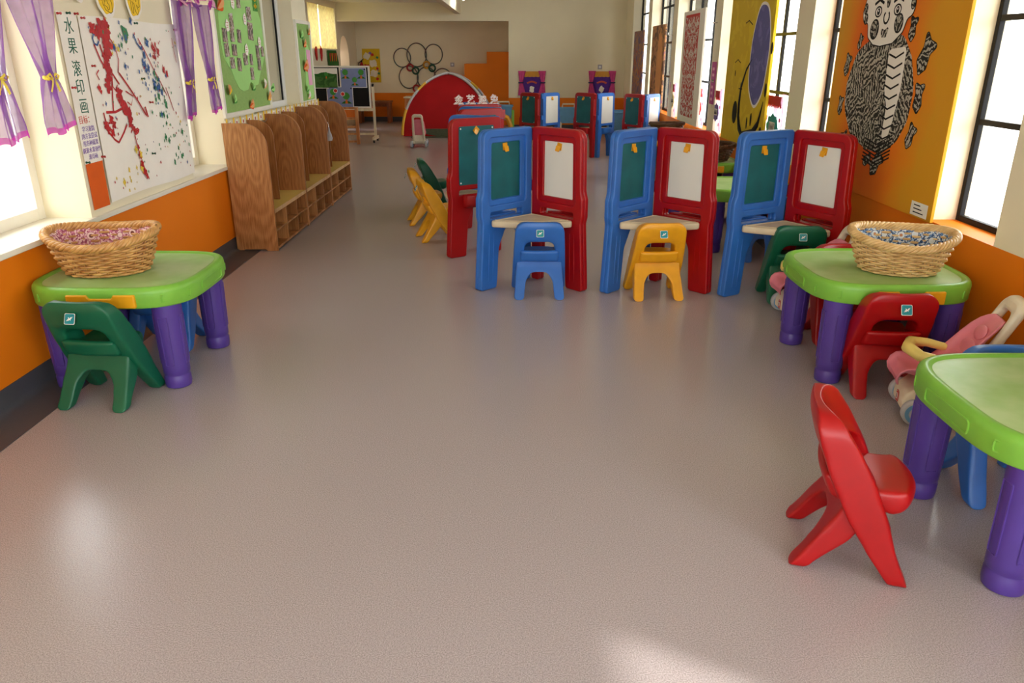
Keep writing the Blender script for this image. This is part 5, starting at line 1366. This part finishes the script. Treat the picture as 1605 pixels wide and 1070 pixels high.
m = MB(); m.box(-.68, .70, -.80, -.3, .004, .012); m.box(-.72, .72, -.60, -.575, .012, .15, 0); m.build('ground_flap', 'mat_grey', t)
# hoops and rings on the recess wall
def hoop(x, z, rx, rz_, r, mt, nm, label, grp, yy=YB - .02):
    o = thing(nm, label, 'hoop' if nm == 'hula_hoop' else 'ring', (x, yy, z), 0, grp)
    m = MB(); m.tube([(rx * math.cos(2 * PI * i / 48), 0, rz_ * math.sin(2 * PI * i / 48)) for i in range(48)], r, 8, closed=True); m.build('tube', mt, o, angle=0)
for i, (x, z, rx, rz_, lb) in enumerate([(-2.60, 1.425, .195, .205, 'thin hoop at the upper left of the hoop cluster on the recess wall'), (-2.255, 1.485, .225, .255, 'largest thin hoop, top middle of the hoop cluster on the recess wall'), (-1.865, 1.50, .20, .215, 'thin hoop at the upper right of the hoop cluster'), (-2.465, 1.00, .22, .245, 'thin hoop at the lower left of the hoop cluster'), (-2.05, .98, .22, .24, 'thin hoop at the lower middle, half behind the tent'), (-1.67, .96, .21, .23, 'thin hoop at the lower right, mostly behind the tent')]): hoop(x, z, rx, rz_, .012, 'hoop_green', 'hula_hoop', lb, 'hoops on the recess wall', YB - .014 - .026 * (i % 2))
for i, (x, z, mt, lb) in enumerate([(-2.415, 1.21, 'ring_red', 'red ring under the upper left hoop'), (-2.285, 1.145, 'ring_green', 'dark green ring beside the upper red ring'), (-2.03, 1.27, 'ring_yellow', 'yellow ring right of the cluster centre'), (-1.90, 1.20, 'ring_green', 'dark green ring touching the yellow ring'), (-2.29, .75, 'ring_red', 'red ring at the bottom of the hoop cluster')]): hoop(x, z, .07, .07, .02, mt, 'throw_ring', lb, 'rings on the recess wall', YB - .075 - .042 * (i % 2))
o = thing('yellow_poster', 'yellow poster with cut-out shapes on the recess wall', 'poster', (-3.32, YB - .004, .88))
m = MB(); m.box(-.205, .205, -.003, 0, 0, .74); m.build('paper', 'poster_yellow', o)
m = MB(); rnd = random.Random(4)
for x, z, r, mi in ((-.1, .58, .08, 0), (.04, .42, .09, 0), (.05, .2, .09, 0), (-.02, .64, .035, 1), (.03, .61, .035, 2), (.14, .55, .03, 3), (.13, .31, .03, 2), (.14, .28, .02, 1), (.12, .08, .035, 2), (.16, .2, .03, 3), (-.14, .38, .03, 2), (-.08, .38, .025, 2)): flat(m, blob(x, z, r, r * .9, 24, .25, int(z * 100), 4), -.003, mi, .002)
m.build('shapes', ['cream_plastic', 'ink_purple', 'card_red', 'paint_green'], o)
o = thing('fire_extinguisher', 'red fire extinguishers hung on the recess wall beside the arched opening', 'fire extinguisher', (-3.50 - .04, YB - .08, .95))
m = MB(); m.lathe([(.03, 0), (.055, .01), (.055, .30), (.03, .35), (.02, .38)], 18); m.build('cylinder', 'extinguisher_red', o)
m = MB(); m.box(-.02, .02, -.02, .02, .38, .41); m.tube([(0, 0, .41), (.05, 0, .44)], .01, 6); m.tube([(0, 0, .40), (-.07, -.01, .36), (-.075, -.01, .2)], .009, 6); m.build('valve', 'black_steel', o)
m = MB(); m.lathe([(.0556, .12), (.0556, .22)], 18, cap=False); m.build('band', 'paper_white', o); m = MB(); m.box(-.06, .06, .05, .078, .05, .3); m.build('bracket', 'black_steel', o)
# high bay window blinds, pegged cards and a green banner under them
for i, (a, b) in enumerate(((14.31, 15.10), (15.20, 15.80), (15.81, 16.44))):
    o = thing('roller_blind', ('left pale roller blind in the high bay window', 'middle pale roller blind in the high bay window', 'right pale roller blind in the high bay window')[i], 'blind', (-3.60, (a + b) / 2, 1.56), 0, 'roller blinds of the high bay window')
    m = MB(); m.box(-.004, .004, -(b - a) / 2, (b - a) / 2, 0, .8); m.build('fabric', 'blind_cloth', o); m = MB(); m.box(-.01, .012, -(b - a) / 2, (b - a) / 2, -.015, .01); m.build('bottom_bar', 'cream_wood', o)
o = thing('green_cloth', 'green cloth banner with carrot pictures under the high bay window', 'banner', (-3.57, 15.9, 1.05), rad(90))
m = MB(); m.prism([(-.42, .0), (.42, .0), (.46, .3), (.30, .52), (-.42, .52)], -.02, -.008); m.build('cloth', 'banner_green', o)
m = MB()
for k in range(4):
    for j in range(2): x = -.27 + .17 * k; z = .08 + .24 * j; m.prism([(x - .05, z + .15), (x + .05, z + .15), (x + .02, z), (x - .02, z)], -.026, -.02, (k + j) % 2)
m.build('carrots', ['paint_orange', 'card_red'], o)
for i, y in enumerate((14.62, 15.0)):
    o = thing('red_tag', ('left red paper tag hanging under the high bay window', 'right red paper tag hanging under the high bay window')[i], 'tag', (-3.57, y, 1.42), rad(90), 'red tags under the bay window')
    m = MB(); m.prism(blob(0, .1, .07, .12, 18, .25, i, 3), -.012, -.002); m.build('paper', 'card_red', o)
# puppet posters with pink drapes on the end wall
for i, (x, w_, lb) in enumerate(((.365, .46, 'puppet theatre poster with pink drapes on the end wall, above the left back easel'), (1.81, .46, 'puppet theatre poster with pink drapes on the end wall, above the middle back easel'))):
    o = thing('draped_poster', lb, 'poster', (x, YW - .004, .70), 0, 'draped posters on the end wall')
    m = MB(); m.box(-.2, .2, -.004, 0, 0, .47); m.build('paper', 'fabric_violet', o)
    m = MB(); pts = [(-.2, .47)] + [(-.2 + .4 * k / 16, .355 + .012 * abs(math.sin(k * PI / 3.2))) for k in range(17)] + [(.2, .47)]; m.prism(pts, -.008, -.004); m.build('pelmet', 'ring_yellow', o)
    m = MB(); m.tube([(-.1 + .2 * k / 8, -.007, .24 + .03 * math.sin(PI * k / 8)) for k in range(9)], .018, 6, flat=.3); m.build('writing', 'ink_red', o)
    m = MB(); m.prism(blob(0, .12, .05, .065, 24, .25, i, 4), -.009, -.004); m.build('shape', 'paper_white', o)
    for s_ in (-1, 1):
        m = MB(); rows = []
        for k in range(15):
            z = .48 * (1 - k / 14); q = abs(z - .25) / .25; wd = .035 + .055 * q; cx = s_ * (.225 - .02 * q)
            rows.append([(cx + wd * (u / 8 - .5) * 2 * .9, -.03 - .012 * math.cos(u * 1.9), z) for u in range(9)])
        m.loft(rows, 0, cap=False, closed=False); c = m.build('drape', 'fabric_pink', o, angle=0, fix=False); sd = c.modifiers.new('t', 'SOLIDIFY'); sd.thickness = .006
        m = MB(); m.tube([(s_ * .225 + .045 * math.cos(a), -.03 + .025 * math.sin(a), .25) for a in [2 * PI * k / 14 for k in range(14)]], .012, 6, closed=True); m.build('tie', 'tent_navy', o)
for i, (x, y, z, lb) in enumerate(((1.76, YW - .012, 1.21, 'grey light switch on the end wall above the right draped poster'), (-1.44, YB - .012, 1.23, 'grey light switch on the recess wall beside the steps'))):
    o = thing('light_switch', lb, 'switch', (x, y, z)); m = MB(); m.box(-.045, .045, 0, .012, 0, .09); m.build('plate', 'switch_grey', o, bevel=.003); m = MB(); m.box(-.02, .02, -.006, 0, .025, .065); m.build('rocker', 'white_frame', o)
# blue bins on white stands along the end wall
def bin_(x, y, label):
    o = thing('toy_bin', label, 'bin', (x, y, 0), 0, 'blue toy bins by the end wall')
    m = MB(); rings = []
    for z, s_ in ((.24, .8), (.30, .84), (.50, .96), (.50, 1.06), (.53, 1.06), (.53, .94), (.30, .80)): rings.append([(px * s_, py * s_, z) for px, py in fillet([(-.19, -.14), (.19, -.14), (.19, .14), (-.19, .14)], .03, 4)])
    m.loft(rings); m.build('tub', 'light_blue_plastic', o)
    for sx in (-1, 1):
        m = MB(); m.tube([(sx * .16, -.12, 0), (sx * .14, -.1, .26), (sx * .14, .1, .26), (sx * .16, .12, 0)], .014, 8); m.build('leg', 'cream_plastic', o)
    m = MB(); m.tube([(-.12, 0, .53), (-.11, 0, .59), (.11, 0, .59), (.12, 0, .53)], .016, 8); m.build('handle', 'cream_plastic', o)
bin_(-.22, 16.25, 'blue toy bin on white legs right of the red tent')
bin_(1.06, 15.5, 'blue toy bin on white legs between the left and middle back easels')
o = thing('storage_crate', 'low blue latticed crate between the middle and right back easels', 'crate', (2.0, 14.6, 0))
m = MB()
for k in range(8): z = .05 + .055 * k; m.box(-.26, .26, -.2, -.19, z, z + .035); m.box(-.26, -.25, -.2, .2, z, z + .035); m.box(.25, .26, -.2, .2, z, z + .035); m.box(-.26, .26, .19, .2, z, z + .035)
for k in range(9): x = -.25 + .5 * k / 8; m.box(x - .01, x + .01, -.205, -.195, 0, .5); m.box(x - .01, x + .01, .195, .205, 0, .5)
m.box(-.26, .26, -.2, .2, 0, .03); m.build('lattice', 'light_blue_plastic', o)
m = MB(); m.tube([(-.28, -.22, .51), (.28, -.22, .51), (.28, .22, .51), (-.28, .22, .51)], .022, 8, closed=True); m.build('rim', 'light_blue_plastic', o)
o = thing('toy_slide', 'yellow, lime and red toy slide beside the left back easel', 'toy slide', (-.10, 14.9, 0))
m = MB(); m.tube([(-.15, 0, .42), (-.03, 0, .38), (.03, 0, .25), (.05, 0, .03)], .05, 8, flat=1.6); m.build('chute', 'yellow_plastic', o)
m = MB(); m.box(.05, .10, -.04, .04, 0, .52); m.build('post', 'lime_plastic', o, bevel=.01); m = MB(); m.box(-.02, .16, -.14, .14, 0, .12); m.build('base', 'red_plastic', o, bevel=.01)
# four patterned letters standing on the farthest left easel
for i, ch in enumerate('金艺迪兔'):
    o = thing('standing_letter', ('first, leftmost', 'second', 'third', 'fourth, rightmost')[i] + ' of the four patterned white letters on the far left easel', 'letter', (-.53 + .112 * i, 7.60 + .035 * i, 1.053), 0, 'patterned letters above the left easels')
    m = MB(); m.me(text_mesh(ch, .083, .005, .003), 0, at(0, 0, .038) @ STAND); m.box(-.05, .05, -.004, .004, -.002, .006, 0); m.build('letter', 'glyph_white', o, fix=False)
# ceiling lamp by the beam
o = thing('ceiling_lamp', 'white fluorescent lamp beside the ceiling beam', 'lamp', (-.93, 14.6, 2.43))
m = MB(); m.box(-.05, .05, -.65, .65, .03, .07); m.build('housing', 'white_frame', o); m = MB(); m.tube([(0, -.62, .01), (0, .62, .01)], .018, 10); m.build('tube', 'lamp_glow', o)
m = MB(); m.tube([(0, -.4, .07), (0, -.4, .57)], .005, 6); m.tube([(0, .4, .07), (0, .4, .57)], .005, 6); m.build('hanger', 'metal', o)
